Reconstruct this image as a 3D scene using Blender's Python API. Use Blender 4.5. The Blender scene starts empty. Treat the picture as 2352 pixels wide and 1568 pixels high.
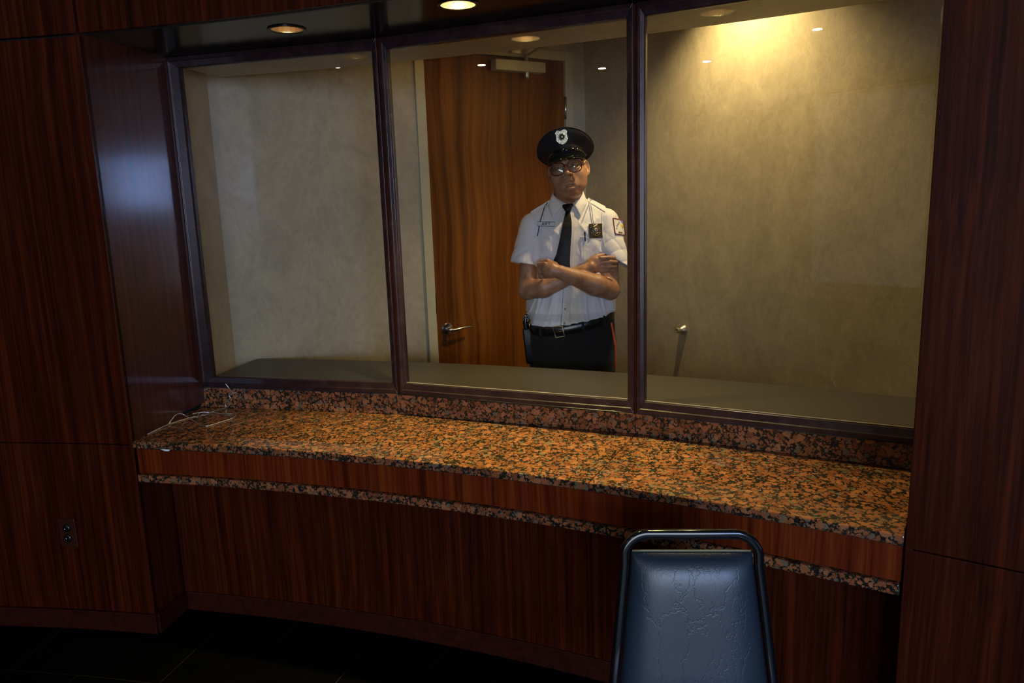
import bpy, bmesh, math, random
import numpy as np
from mathutils import Vector, Matrix

random.seed(7)
S = bpy.context.scene
COL = S.collection

# ------------------------------------------------------------------ camera
PITCH, ROLL, CAM_H = 0.18591, -0.032306, 1.6
cd = bpy.data.cameras.new('camera'); cam = bpy.data.objects.new('camera', cd); COL.objects.link(cam)
cd.sensor_width = 36.0; cd.lens = 36.0 * 1703.3 / 2352.0; cd.clip_start = 0.05
r0 = Vector((1, 0, 0)); u0 = Vector((0, math.sin(PITCH), math.cos(PITCH))); fw = Vector((0, math.cos(PITCH), -math.sin(PITCH)))
cr, sr = math.cos(ROLL), math.sin(ROLL)
rx = cr * r0 + sr * u0; up = -sr * r0 + cr * u0
m = Matrix((rx, up, -fw)).transposed().to_4x4(); m.translation = Vector((0, 0, CAM_H))
cam.matrix_world = m
S.camera = cam

# ------------------------------------------------------------------ view, world, lights
S.view_settings.view_transform = 'Standard'; S.view_settings.look = 'None'
S.view_settings.gamma = 1.0; S.view_settings.use_curve_mapping = False
S.view_settings.exposure = 0.0
w = bpy.data.worlds.new('world'); S.world = w; w.use_nodes = True
w.node_tree.nodes['Background'].inputs[0].default_value = (0.55, 0.7, 1.0, 1)
w.node_tree.nodes['Background'].inputs[1].default_value = 0.004


def light(kind, name, loc, power, col, target=None, **kw):
    d = bpy.data.lights.new(name, kind); d.energy = power; d.color = col
    for k, v in kw.items(): setattr(d, k, v)
    o = bpy.data.objects.new(name, d); COL.objects.link(o); o.location = loc
    if target is not None:
        o.rotation_euler = (Vector(target) - Vector(loc)).to_track_quat('-Z', 'Y').to_euler()
    return o


# daylight through the lobby's tall windows behind the camera
light('AREA', 'daylight_window', (0.0, -5.6, 1.6), 180, (0.74, 0.86, 1.0), (-0.3, 3, 1.65), shape='RECTANGLE', size=2.6, size_y=2.3)
light('AREA', 'daylight_window', (1.75, -5.6, 2.05), 150, (0.32, 0.50, 1.0), (0.2, 2.4, 1.3), shape='RECTANGLE', size=0.85, size_y=0.75)
light('AREA', 'daylight_window', (-3.75, -5.6, 1.6), 2.0, (0.95, 0.93, 1.0), (-2.5, 3, 1.3), shape='RECTANGLE', size=1.7, size_y=2.6)
light('AREA', 'daylight_window', (4.6, -3.4, 1.7), 15, (0.45, 0.70, 1.0), (0.4, 1.5, 0.8), shape='RECTANGLE', size=1.6, size_y=1.6)
# lobby ceiling downlights (they show as small bright reflections in the panes)
for x, y, p in [(-3.57, -0.42, 5), (-3.04, -1.56, 5), (-1.66, -1.33, 6)]:
    light('AREA', 'lobby_downlight', (x, y, 2.88), p * 1.1, (1, 0.80, 0.56), (x, y, 0), shape='DISK', size=0.075)

# ------------------------------------------------------------------ plan geometry: everything follows one arc
CX, CY = -2.69, -3.84
RW = 6.59                              # face of the curved panelled wall
AL, AR = 1.3754, 0.9885                # opening: from AR to AL
def P(R, a, z=0.0): return (CX + R * math.cos(a), CY + R * math.sin(a), z)
Z_CT, Z_BS, Z_GS, Z_GT, Z_SOF = 0.779, 0.866, 0.914, 2.158, 2.199
MUL = [(-1.335, 3.075), (-0.4525, 2.842), (0.417, 2.467), (1.185, 2.045)]

# ------------------------------------------------------------------ helpers
def mesh_obj(name, verts, faces, mat=None, parent=None, smooth=False, loc=None, bevel=0.0, segs=2, uv=None):
    me = bpy.data.meshes.new(name); me.from_pydata([tuple(v) for v in verts], [], [tuple(f) for f in faces])
    if not (len(faces) > 60000):
        bm = bmesh.new(); bm.from_mesh(me)
        bmesh.ops.recalc_face_normals(bm, faces=bm.faces)
        if bevel > 0:
            es = [e for e in bm.edges if len(e.link_faces) == 2 and e.calc_face_angle(0) > 0.6]
            bmesh.ops.bevel(bm, geom=es, offset=bevel, segments=segs, affect='EDGES', profile=0.5, clamp_overlap=True)
        bm.to_mesh(me); bm.free()
    if smooth:
        me.polygons.foreach_set('use_smooth', [True] * len(me.polygons))
    if mat: me.materials.append(mat)
    o = bpy.data.objects.new(name, me); COL.objects.link(o)
    if parent is not None: o.parent = parent
    if loc is not None: o.location = loc
    return o


def auto_smooth(o, ang=35):
    me = o.data
    me.polygons.foreach_set('use_smooth', [True] * len(me.polygons))
    bm = bmesh.new(); bm.from_mesh(me)
    for e in bm.edges:
        if len(e.link_faces) == 2 and e.calc_face_angle(0) > math.radians(ang): e.smooth = False
    bm.to_mesh(me); bm.free()
    return o


def empty(name, loc=(0, 0, 0), parent=None, rz=0.0):
    o = bpy.data.objects.new(name, None); COL.objects.link(o); o.location = loc; o.rotation_euler = (0, 0, rz)
    o.empty_display_size = 0.05
    if parent is not None: o.parent = parent
    return o


def tag(o, label, cat, group=None):
    o['label'] = label; o['category'] = cat
    if group: o['group'] = group
    return o


def struct(o, label=None):
    o['kind'] = 'structure'
    if label: o['label'] = label
    return o


def box_vf(x0, x1, y0, y1, z0, z1):
    v = [(x0, y0, z0), (x1, y0, z0), (x1, y1, z0), (x0, y1, z0), (x0, y0, z1), (x1, y0, z1), (x1, y1, z1), (x0, y1, z1)]
    f = [(0, 3, 2, 1), (4, 5, 6, 7), (0, 1, 5, 4), (1, 2, 6, 5), (2, 3, 7, 6), (3, 0, 4, 7)]
    return v, f


def prism(poly, z0, z1):
    n = len(poly)
    v = [(p[0], p[1], z0) for p in poly] + [(p[0], p[1], z1) for p in poly]
    f = [tuple(reversed(range(n))), tuple(range(n, 2 * n))] + [(i, (i + 1) % n, n + (i + 1) % n, n + i) for i in range(n)]
    return v, f


def arc_poly(R0, R1, a0, a1, n=24):
    A = [a0 + (a1 - a0) * i / n for i in range(n + 1)]
    return [P(R0, a)[:2] for a in A] + [P(R1, a)[:2] for a in reversed(A)]


def arc_slab(name, R0, R1, a0, a1, z0, z1, mat, parent=None, n=24, bevel=0.0):
    """curved slab built as strips so that its long faces stay quads"""
    A = [a0 + (a1 - a0) * i / n for i in range(n + 1)]
    v = []; f = []
    for a in A: v += [P(R0, a, z0), P(R1, a, z0), P(R1, a, z1), P(R0, a, z1)]
    for i in range(n):
        b = 4 * i
        for k in range(4): f.append((b + k, b + (k + 1) % 4, b + 4 + (k + 1) % 4, b + 4 + k))
    f += [(0, 1, 2, 3), (4 * n + 3, 4 * n + 2, 4 * n + 1, 4 * n)]
    return mesh_obj(name, v, f, mat, parent, bevel=bevel)


def seg_box(p, q, t0, t1, z0, z1, s0=0.0, s1=0.0):
    """box along plan segment p-q; t = offset away from the camera side, s = end trims"""
    p = Vector(p[:2]); q = Vector(q[:2]); d = (q - p).normalized(); nrm = Vector((-d.y, d.x))
    if nrm.dot(Vector((p.x - CX, p.y - CY))) < 0: nrm = -nrm
    a = p + d * s0; b = q - d * s1
    return prism([(a + nrm * t0)[:], (b + nrm * t0)[:], (b + nrm * t1)[:], (a + nrm * t1)[:]], z0, z1)


def tube(path, r, n=8, closed=False, flat=None, cap=True):
    """sweep a circle (or an ellipse flat=(rn, rb) with fixed 'up') along a path"""
    pts = [Vector(p) for p in path]; N = len(pts); v = []; f = []
    prev = None
    for i, p in enumerate(pts):
        a = pts[i - 1] if (i > 0 or closed) else p; b = pts[(i + 1) % N] if (i < N - 1 or closed) else p
        t = (b - a).normalized()
        if prev is None:
            h = Vector((0, 0, 1)) if abs(t.z) < 0.9 else Vector((0, 1, 0))
            n1 = t.cross(h).normalized()
        else:
            n1 = (prev - t * prev.dot(t)).normalized()
        prev = n1; n2 = t.cross(n1)
        rr = r[i] if isinstance(r, (list, tuple)) else r
        for k in range(n):
            th = 2 * math.pi * k / n
            if flat: v.append(p + n1 * (flat[0] * math.cos(th)) + n2 * (flat[1] * math.sin(th)))
            else: v.append(p + (n1 * math.cos(th) + n2 * math.sin(th)) * rr)
    M = N if closed else N - 1
    for i in range(M):
        for k in range(n):
            a = i * n + k; b = i * n + (k + 1) % n; c = ((i + 1) % N) * n + (k + 1) % n; d = ((i + 1) % N) * n + k
            f.append((a, b, c, d))
    if cap and not closed: f += [tuple(reversed(range(n))), tuple(range((N - 1) * n, N * n))]
    return v, f


def lathe(profile, n=32, axis='Z'):
    """profile = [(r, h)]; closes with end caps where r > 0"""
    v = []; f = []
    for r, h in profile:
        for k in range(n):
            t = 2 * math.pi * k / n; v.append((r * math.cos(t), r * math.sin(t), h))
    for i in range(len(profile) - 1):
        for k in range(n):
            f.append((i * n + k, i * n + (k + 1) % n, (i + 1) * n + (k + 1) % n, (i + 1) * n + k))
    return v, f


def spline(pts, per=8, closed=False):
    P_ = [Vector(p) for p in pts]; out = []; N = len(P_)
    rng = range(N if closed else N - 1)
    for i in rng:
        if closed: p0, p1, p2, p3 = P_[i - 1], P_[i], P_[(i + 1) % N], P_[(i + 2) % N]
        else: p0, p1, p2, p3 = P_[max(i - 1, 0)], P_[i], P_[i + 1], P_[min(i + 2, N - 1)]
        for k in range(per):
            t = k / per
            out.append(0.5 * ((2 * p1) + (-p0 + p2) * t + (2 * p0 - 5 * p1 + 4 * p2 - p3) * t * t + (-p0 + 3 * p1 - 3 * p2 + p3) * t ** 3))
    if not closed: out.append(P_[-1])
    return out


def join_vf(*parts):
    v = []; f = []
    for a, b in parts:
        o = len(v); v += list(a); f += [tuple(i + o for i in q) for q in b]
    return v, f


def xf(vf, mat): return [mat @ Vector(p) for p in vf[0]], vf[1]


# ------------------------------------------------------------------ materials
class N:
    def __init__(s, name):
        s.m = bpy.data.materials.new(name); s.m.use_nodes = True; s.t = s.m.node_tree
        s.b = s.t.nodes['Principled BSDF']; s.out = s.t.nodes['Material Output']
    def n(s, typ, ins=None, **kw):
        x = s.t.nodes.new(typ)
        for k, v in kw.items(): setattr(x, k, v)
        for k, v in (ins or {}).items(): s.put(x.inputs[k], v)
        return x
    def put(s, sock, v):
        if isinstance(v, bpy.types.NodeSocket): s.t.links.new(v, sock)
        elif isinstance(v, bpy.types.Node): s.t.links.new(v.outputs[0], sock)
        else:
            if isinstance(v, (tuple, list)) and len(v) == 3 and sock.type == 'RGBA': v = (*v, 1)
            sock.default_value = v
    def set(s, **kw):
        for k, v in kw.items(): s.put(s.b.inputs[k.replace('_', ' ')], v)
        return s
    def coord(s, scale=(1, 1, 1), rot=(0, 0, 0), kind='Object'):
        tc = s.n('ShaderNodeTexCoord')
        return s.n('ShaderNodeMapping', {'Vector': tc.outputs[kind], 'Scale': scale, 'Rotation': rot})
    def noise(s, vec, scale, detail=3, rough=0.5, dist=0.0):
        return s.n('ShaderNodeTexNoise', {'Vector': vec, 'Scale': scale, 'Detail': detail, 'Roughness': rough, 'Distortion': dist}).outputs[0]
    def ramp(s, fac, stops, interp='LINEAR'):
        r = s.n('ShaderNodeValToRGB', {'Fac': fac}); e = r.color_ramp.elements; r.color_ramp.interpolation = interp
        while len(e) < len(stops): e.new(0.5)
        for i, (p, c) in enumerate(stops):
            e[i].position = p; e[i].color = (*c, 1) if len(c) == 3 else c
        return r.outputs[0]
    def math(s, op, a, b=0.0, c=None):
        x = s.n('ShaderNodeMath', operation=op); s.put(x.inputs[0], a); s.put(x.inputs[1], b)
        if c is not None: s.put(x.inputs[2], c)
        return x.outputs[0]
    def mix(s, fac, a, b, blend='MIX'):
        x = s.n('ShaderNodeMix', data_type='RGBA', blend_type=blend)
        s.put(x.inputs[0], fac); s.put(x.inputs[6], a); s.put(x.inputs[7], b)
        return x.outputs[2]
    def bump(s, h, strength=0.3, dist=0.002):
        s.put(s.b.inputs['Normal'], s.n('ShaderNodeBump', {'Height': h, 'Strength': strength, 'Distance': dist})); return s


def m_wood(name, dark, mid, light_, freq=70, rough=0.36, warp=0.008, spec=0.4, coat=0.0, zs=0.9):
    """vertical ribbon-striped mahogany"""
    k = N(name)
    c = k.coord()
    wob = k.noise(k.coord((1.2, 1.2, 0.9)), 1.6, 2)
    wv = k.n('ShaderNodeVectorMath', operation='ADD')
    off = k.n('ShaderNodeCombineXYZ', {'X': k.math('MULTIPLY', k.math('SUBTRACT', wob, 0.5), warp * 6), 'Y': k.math('MULTIPLY', k.math('SUBTRACT', wob, 0.5), warp * 4), 'Z': 0.0})
    k.put(wv.inputs[0], c.outputs[0]); k.put(wv.inputs[1], off.outputs[0])
    st = k.n('ShaderNodeMapping', {'Vector': wv.outputs[0], 'Scale': (1, 1, 0.018 * zs)})
    n1 = k.noise(st, freq * 0.95, 2, 0.5)
    n2 = k.noise(st, freq * 2.3, 2, 0.6)
    n3 = k.noise(k.n('ShaderNodeMapping', {'Vector': c.outputs[0], 'Scale': (1, 1, 0.06)}), freq * 9, 2, 0.6)
    h = k.math('ADD', k.math('MULTIPLY', n1, 0.56), k.math('MULTIPLY', n2, 0.44))
    h = k.math('ADD', k.math('MULTIPLY', h, 0.85), k.math('MULTIPLY', n3, 0.15))
    blot = k.noise(k.coord((1, 1, 0.35)), 2.2, 3)
    h2 = k.math('ADD', h, k.math('MULTIPLY', k.math('SUBTRACT', blot, 0.5), 0.16))
    col = k.ramp(h2, [(0.36, dark), (0.5, mid), (0.64, light_)])
    k.set(Base_Color=col, Roughness=k.math('MULTIPLY_ADD', n2, 0.12, rough - 0.06), Specular_IOR_Level=spec, Coat_Weight=coat, Coat_Roughness=0.12)
    k.bump(k.math('ADD', n3, k.math('MULTIPLY', n2, 0.5)), 0.06, 0.001)
    return k.m


def m_plain(name, col, rough=0.5, metal=0.0, spec=0.5, var=0.12, scale=30, bump=0.0, coat=0.0, stretch=(1, 1, 1)):
    k = N(name); n = k.noise(k.coord(stretch), scale, 3)
    lo = tuple(c * (1 - var) for c in col); hi = tuple(min(1, c * (1 + var)) for c in col)
    k.set(Base_Color=k.ramp(n, [(0.3, lo), (0.7, hi)]), Roughness=k.math('MULTIPLY_ADD', n, 0.1, rough - 0.05), Metallic=metal, Specular_IOR_Level=spec, Coat_Weight=coat)
    if bump: k.bump(n, bump, 0.002)
    return k.m


def m_granite(name):
    """baltic-brown granite: round pink-brown ovoids in a black and grey-green matrix"""
    k = N(name); c = k.coord()
    wn = k.n('ShaderNodeTexNoise', {'Vector': c, 'Scale': 120.0, 'Detail': 3.0})
    wv = k.n('ShaderNodeMix', data_type='VECTOR'); wv.inputs[0].default_value = 0.013
    k.put(wv.inputs[4], c.outputs[0]); k.put(wv.inputs[5], wn.outputs['Color'])
    def cells(scale, lo, hi, rnd=1.0):
        v = k.n('ShaderNodeTexVoronoi', {'Vector': wv.outputs[1], 'Scale': scale, 'Randomness': rnd})
        ve = k.n('ShaderNodeTexVoronoi', {'Vector': wv.outputs[1], 'Scale': scale, 'Randomness': rnd}, feature='DISTANCE_TO_EDGE')
        hsv = k.n('ShaderNodeSeparateColor', {'Color': v.outputs['Color']})
        core = k.ramp(k.math('MULTIPLY', v.outputs['Distance'], 1.0), [(lo, (1, 1, 1)), (hi, (0, 0, 0))])
        edge = k.ramp(ve.outputs['Distance'], [(0.015, (0, 0, 0)), (0.05, (1, 1, 1))])
        return k.math('MULTIPLY', core, edge), hsv.outputs[0], hsv.outputs[1]
    a, ra, rb = cells(40, 0.40, 0.47)
    b, rc, rd = cells(70, 0.42, 0.50)
    e3, re_, rf_ = cells(125, 0.42, 0.52)
    on_a = k.ramp(ra, [(0.34, (0, 0, 0)), (0.38, (1, 1, 1))])
    on_b = k.ramp(rc, [(0.16, (0, 0, 0)), (0.20, (1, 1, 1))])
    on_c = k.ramp(re_, [(0.30, (0, 0, 0)), (0.34, (1, 1, 1))])
    ov = k.math('MAXIMUM', k.math('MULTIPLY', a, on_a), k.math('MULTIPLY', b, on_b))
    ov = k.math('MAXIMUM', ov, k.math('MULTIPLY', e3, on_c))
    fine = k.noise(c, 330, 3, 0.6)
    matrix = k.ramp(fine, [(0.44, (0.008, 0.006, 0.005)), (0.58, (0.03, 0.025, 0.016)), (0.72, (0.10, 0.08, 0.05))])
    brown = k.ramp(k.math('ADD', k.math('MULTIPLY', rb, 0.5), k.math('MULTIPLY', fine, 0.5)),
                   [(0.25, (0.185, 0.056, 0.020)), (0.5, (0.28, 0.094, 0.036)), (0.75, (0.36, 0.132, 0.054))])
    grey = k.ramp(rd, [(0.86, (0, 0, 0)), (0.88, (1, 1, 1))])
    brown = k.mix(k.math('MULTIPLY', grey, 0.8), brown, (0.13, 0.115, 0.075))
    specks = k.ramp(fine, [(0.60, (1, 1, 1)), (0.70, (0.35, 0.3, 0.3))])
    col = k.mix(ov, matrix, k.mix(1.0, brown, specks, 'MULTIPLY'))
    k.set(Base_Color=col, Roughness=0.06, Specular_IOR_Level=0.5)
    return k.m


def m_wallpaper(name, col, var=0.24):
    """mottled suede-like vinyl wall covering"""
    k = N(name); c = k.coord((1, 1, 0.7))
    big = k.noise(c, 4.5, 5, 0.65, 1.0); mid = k.noise(c, 22, 5, 0.7, 1.4); weave = k.noise(k.coord((1, 1, 0.45)), 260, 2, 0.6)
    h = k.math('ADD', k.math('MULTIPLY', big, 0.55), k.math('MULTIPLY', mid, 0.45))
    lo = tuple(x * (1 - var) for x in col); hi = tuple(min(1, x * (1 + var)) for x in col)
    base = k.ramp(h, [(0.33, lo), (0.67, hi)])
    k.set(Base_Color=k.mix(0.14, base, k.ramp(weave, [(0.3, lo), (0.7, hi)])), Roughness=0.42, Specular_IOR_Level=0.42)
    k.bump(k.math('ADD', weave, k.math('MULTIPLY', mid, 0.6)), 0.22, 0.0025)
    return k.m


def m_glass(name, tint=(0.95, 0.945, 0.94), gain=1.0):
    """thin pane: clear transmission plus mirror reflection that grows towards grazing angles"""
    k = N(name); t = k.t
    t.nodes.remove(k.b)
    lw = k.n('ShaderNodeLayerWeight', {'Blend': 0.5})
    f5 = k.math('POWER', lw.outputs['Facing'], 5.0)
    fr = k.math('MULTIPLY_ADD', f5, 0.9, 0.042 * gain)
    smear = k.noise(k.coord(), 3.0, 3)
    tr = k.n('ShaderNodeBsdfTransparent', {'Color': k.ramp(smear, [(0.3, tuple(x * 0.985 for x in tint)), (0.7, tint)])})
    gl = k.n('ShaderNodeBsdfGlossy', {'Color': (1, 1, 1), 'Roughness': 0.0})
    mx = k.n('ShaderNodeMixShader', {0: fr, 1: tr.outputs[0], 2: gl.outputs[0]})
    t.links.new(mx.outputs[0], k.out.inputs[0])
    return k.m


def m_metal(name, col, rough=0.25, var=0.1, brush=None):
    k = N(name); n = k.noise(k.coord(brush or (1, 1, 1)), 60, 3)
    k.set(Base_Color=col, Metallic=1.0, Roughness=k.math('MULTIPLY_ADD', n, var, rough - var / 2))
    return k.m


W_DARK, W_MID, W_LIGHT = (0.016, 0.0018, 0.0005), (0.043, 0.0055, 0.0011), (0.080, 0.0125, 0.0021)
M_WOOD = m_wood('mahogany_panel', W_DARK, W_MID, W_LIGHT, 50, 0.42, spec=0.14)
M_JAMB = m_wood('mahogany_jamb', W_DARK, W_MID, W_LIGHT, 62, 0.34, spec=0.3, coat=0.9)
M_APRON_LIT = m_wood('mahogany_apron_lit', (0.050, 0.0058, 0.0012), (0.112, 0.0150, 0.0026), (0.175, 0.030, 0.0046), 50, 0.4, spec=0.14)  # panel mahogany with the warm light on the apron put into its colour
M_SKIRT = m_wood('mahogany_skirting', (0.024, 0.0036, 0.0016), (0.032, 0.0052, 0.0022), (0.042, 0.0074, 0.0032), 25, 0.45, spec=0.2, zs=60)
M_GAP = m_plain('black_shadow_gap', (0.003, 0.003, 0.003), 0.6)
M_SOFFIT = m_plain('polished_black_soffit', (0.003, 0.0028, 0.0026), 0.16, spec=0.2, var=0.2, scale=6)
M_GRAN = m_granite('baltic_brown_granite')
M_WALL = m_wallpaper('beige_wall_covering', (0.47, 0.40, 0.262))
M_FRAME = m_plain('bronze_frame', (0.032, 0.0145, 0.0155), 0.26, metal=0.25, spec=0.45, var=0.25, scale=22)
M_GLASS = m_glass('window_glass')
M_SHELF = m_plain('grey_laminate', (0.050, 0.041, 0.035), 0.4, spec=0.35, var=0.05, scale=60)
M_FLOOR = m_plain('black_floor_tile', (0.0012, 0.0010, 0.0009), 0.5, spec=0.06, var=0.3, scale=14)
M_GROUT = m_plain('brown_grout', (0.012, 0.007, 0.004), 0.8)
M_CREAM = m_plain('cream_paint', (0.56, 0.49, 0.30), 0.4, spec=0.4, var=0.03)
M_DOOR = m_wood('amber_veneer_door', (0.095, 0.026, 0.0035), (0.19, 0.058, 0.007), (0.27, 0.09, 0.012), 20, 0.36, warp=0.018, spec=0.3, zs=1.1)
M_CHROME = m_metal('satin_chrome', (0.72, 0.7, 0.66), 0.2)
M_ALU = m_metal('brushed_aluminium', (0.62, 0.58, 0.48), 0.38)
M_BLACK = m_plain('black_plastic', (0.006, 0.006, 0.006), 0.25)
M_LOBBY = m_plain('lobby_plaster', (0.30, 0.27, 0.22), 0.7, var=0.06, scale=3)
M_BEAD = m_plain('pale_glazing_bead', (0.26, 0.21, 0.15), 0.35)

# ================================================================== SETTING: curved panelled wall
def panel_set(root, pieces):
    for nm, R0, R1, a0, a1, z0, z1, mt in pieces:
        arc_slab(nm, R0, R1, a0, a1, z0, z1, mt, root, n=max(3, int((a1 - a0) / 0.02)), bevel=0.0015)

g = 0.0022
wl = struct(empty('wall_left', P(RW, AL + 0.1)), 'curved mahogany panelled wall beside the window opening, with the wall outlet')
wl.location = (0, 0, 0)
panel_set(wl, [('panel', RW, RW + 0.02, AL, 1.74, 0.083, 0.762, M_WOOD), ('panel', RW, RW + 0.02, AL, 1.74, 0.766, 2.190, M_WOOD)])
arc_slab('core', RW + 0.0205, RW + 0.20, AL + 0.004, 1.74, 0.0, 3.0, M_GAP, wl, n=16)
# jamb lining (faces of the recess) left and right
def jamb(root, a, sgn, z0, z1, R0=RW + 0.001, R1=7.06, th=0.0025):
    v, f = prism([P(R0, a)[:2], P(R1, a)[:2], P(R1, a + sgn * th)[:2], P(R0, a + sgn * th)[:2]], z0, z1)
    return mesh_obj('jamb_panel', v, f, M_JAMB, root)
jamb(wl, AL, 1, 0.0, 0.80, R1=6.9); jamb(wl, AL, 1, 0.80, Z_SOF)
v, f = prism([P(RW + 0.01, AL - 0.0002)[:2], P(6.775, AL - 0.0002)[:2], P(6.775, AL - 0.0018)[:2], P(RW + 0.01, AL - 0.0018)[:2]], 0.0, 0.078)
mesh_obj('skirting', v, f, M_SKIRT, wl)
struct(arc_slab('baseboard_left', RW - 0.006, RW + 0.02, AL - 0.0006, 1.74, 0.0, 0.081, M_SKIRT, None, n=14, bevel=0.003), 'mahogany skirting below the panelled wall with the outlet')

wr = struct(empty('wall_right'), 'curved mahogany panelled wall at the other end of the counter')
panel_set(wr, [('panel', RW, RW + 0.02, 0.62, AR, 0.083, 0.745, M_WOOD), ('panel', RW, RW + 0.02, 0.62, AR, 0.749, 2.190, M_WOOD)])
arc_slab('core', RW + 0.0205, RW + 0.20, 0.62, AR - 0.004, 0.0, 3.0, M_GAP, wr, n=16)
jamb(wr, AR, -1, 0.0, 0.80, R1=6.9); jamb(wr, AR, -1, 0.80, Z_SOF)
struct(arc_slab('baseboard_right', RW - 0.006, RW + 0.02, 0.62, AR + 0.0006, 0.0, 0.081, M_SKIRT, None, n=14, bevel=0.003), 'mahogany skirting at the foot of the wall beyond the counter')

wh = struct(empty('wall_front'), 'mahogany header band above the window recess')
panel_set(wh, [('panel', RW, RW + 0.02, AL + 0.0012, 1.74, 2.199, 3.0, M_WOOD), ('panel', RW, RW + 0.02, AR - 0.0012, AL - 0.0012 + 0.0006, 2.199, 3.0, M_WOOD),
               ('panel', RW, RW + 0.02, 0.62, AR - 0.0024, 2.199, 3.0, M_WOOD)])
arc_slab('core', RW + 0.0205, RW + 0.06, AR - 0.003, AL + 0.003, 2.204, 3.0, M_GAP, wh, n=24)

# polished soffit of the recess with three recessed downlights
CANS = [(-0.728, 2.669), (-0.132, 2.422), (0.462, 2.160)]
CAN_R = 0.058
def soffit():
    bm = bmesh.new()
    A = [AL + (AR - AL) * i / 40 for i in range(41)]
    outer = [bm.verts.new(P(RW + 0.020, a, Z_SOF)) for a in A] + [bm.verts.new(P(7.09, a, Z_SOF)) for a in reversed(A)]
    edges = [bm.edges.new((outer[i], outer[(i + 1) % len(outer)])) for i in range(len(outer))]
    for x, y in CANS:
        c = [bm.verts.new((x + CAN_R * math.cos(t * math.pi / 18), y + CAN_R * math.sin(t * math.pi / 18), Z_SOF)) for t in range(36)]
        edges += [bm.edges.new((c[i], c[(i + 1) % 36])) for i in range(36)]
    bmesh.ops.triangle_fill(bm, use_beauty=True, edges=edges)
    for fc in bm.faces:
        if fc.normal.z > 0: fc.normal_flip()
    r = bmesh.ops.extrude_face_region(bm, geom=list(bm.faces))
    for vv in [e for e in r['geom'] if isinstance(e, bmesh.types.BMVert)]: vv.co.z += 0.02
    bmesh.ops.recalc_face_normals(bm, faces=bm.faces)
    me = bpy.data.meshes.new('ceiling'); bm.to_mesh(me); bm.free(); me.materials.append(M_SOFFIT)
    o = bpy.data.objects.new('ceiling', me); COL.objects.link(o)
    return struct(o, 'polished black soffit above the counter with round recessed downlights')
soffit()
arc_slab('trim_3', RW + 0.0202, RW + 0.034, AR, AL, Z_SOF - 0.0015, Z_SOF + 0.001, M_GAP, None, n=30)['kind'] = 'structure'

k = N('can_reflector'); nn = k.noise(k.coord((1, 1, 0.02)), 160, 2)
k.set(Base_Color=k.ramp(nn, [(0.3, (0.50, 0.33, 0.27)), (0.7, (0.78, 0.56, 0.48))]), Metallic=1.0, Roughness=0.24); M_CAN = k.m
k = N('lamp_glow'); k.set(Base_Color=(0.9, 0.8, 0.6), Emission_Color=(1, 0.72, 0.4, 1), Emission_Strength=6.0); M_GLOW = k.m
M_RING = m_plain('bronze_trim_ring', (0.05, 0.042, 0.036), 0.25, metal=0.8)
def downlight(x, y, label, power, parts=True):
    t = tag(empty('downlight', (x, y, Z_SOF)), label, 'ceiling light', 'recessed downlights in the black soffit')
    vf = lathe([(CAN_R + 0.006, -0.0005), (CAN_R + 0.006, -0.003), (CAN_R + 0.003, -0.0045), (CAN_R - 0.004, -0.004), (CAN_R - 0.005, 0.001), (CAN_R - 0.002, 0.003), (CAN_R + 0.006, -0.0005)], 40)
    mesh_obj('trim_ring', *vf, M_RING, t, True)
    prof = [(CAN_R - 0.003, 0.0)] + [(CAN_R - 0.003 - 0.012 * (i / 8) ** 2, 0.11 * i / 8) for i in range(1, 9)] + [(0.022, 0.125)]
    mesh_obj('reflector', *lathe(prof, 48), M_CAN, t, True)
    mesh_obj('bulb', *lathe([(0.0005, 0.085), (0.015, 0.088), (0.021, 0.10), (0.020, 0.12), (0.012, 0.135)], 20), M_GLOW, t, True)
    light('SPOT', 'downlight_lamp', (x, y, Z_SOF + 0.078), power, (1, 0.93, 0.33), (x, y, 0), shadow_soft_size=0.02, spot_size=math.radians(104), spot_blend=0.85)
    return t
downlight(*CANS[0], 'recessed downlight nearer the mahogany wall with the outlet', 6)
downlight(*CANS[1], 'recessed downlight above the middle pane', 132)
downlight(*CANS[2], 'recessed downlight above the pane beside the bright bare wall', 34)

# ------------------------------------------------------------------ floor of dark tiles laid along the arc
fl = struct(empty('floor'), 'nearly black stone tile floor laid along the curve of the counter')
v, f = box_vf(-6, 5, -5.9, 4.2, -0.06, -0.0012); mesh_obj('grout_bed', v, f, M_GROUT, fl)
rings = [(6.78, 6.632), (6.628, 6.318), (6.314, 6.004), (6.0, 5.69), (5.686, 5.376), (5.372, 5.062)]
da = 0.0945
for ri, (Ro, Ri) in enumerate(rings):
    a0 = 1.2052 + (0.043 if ri % 2 == 1 else 0.0)
    a = a0 + 6 * da
    while a > 0.86:
        lo, hi = a - da + 0.0003, a - 0.0003
        Rx = Ro
        if ri == 0 and (lo > AL + 0.002 or hi < AR - 0.002): a -= da; continue
        if ri == 0: lo, hi = max(lo, AR + 0.0004), min(hi, AL - 0.0004)
        if hi > lo: arc_slab('tile', Ri, Rx, lo, hi, -0.0011, 0.0, M_FLOOR, fl, n=4)
        a -= da
v, f = box_vf(-6, 5, -5.9, 0.2, -0.0011, -0.0003); mesh_obj('slab', v, f, M_FLOOR, fl)

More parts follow.
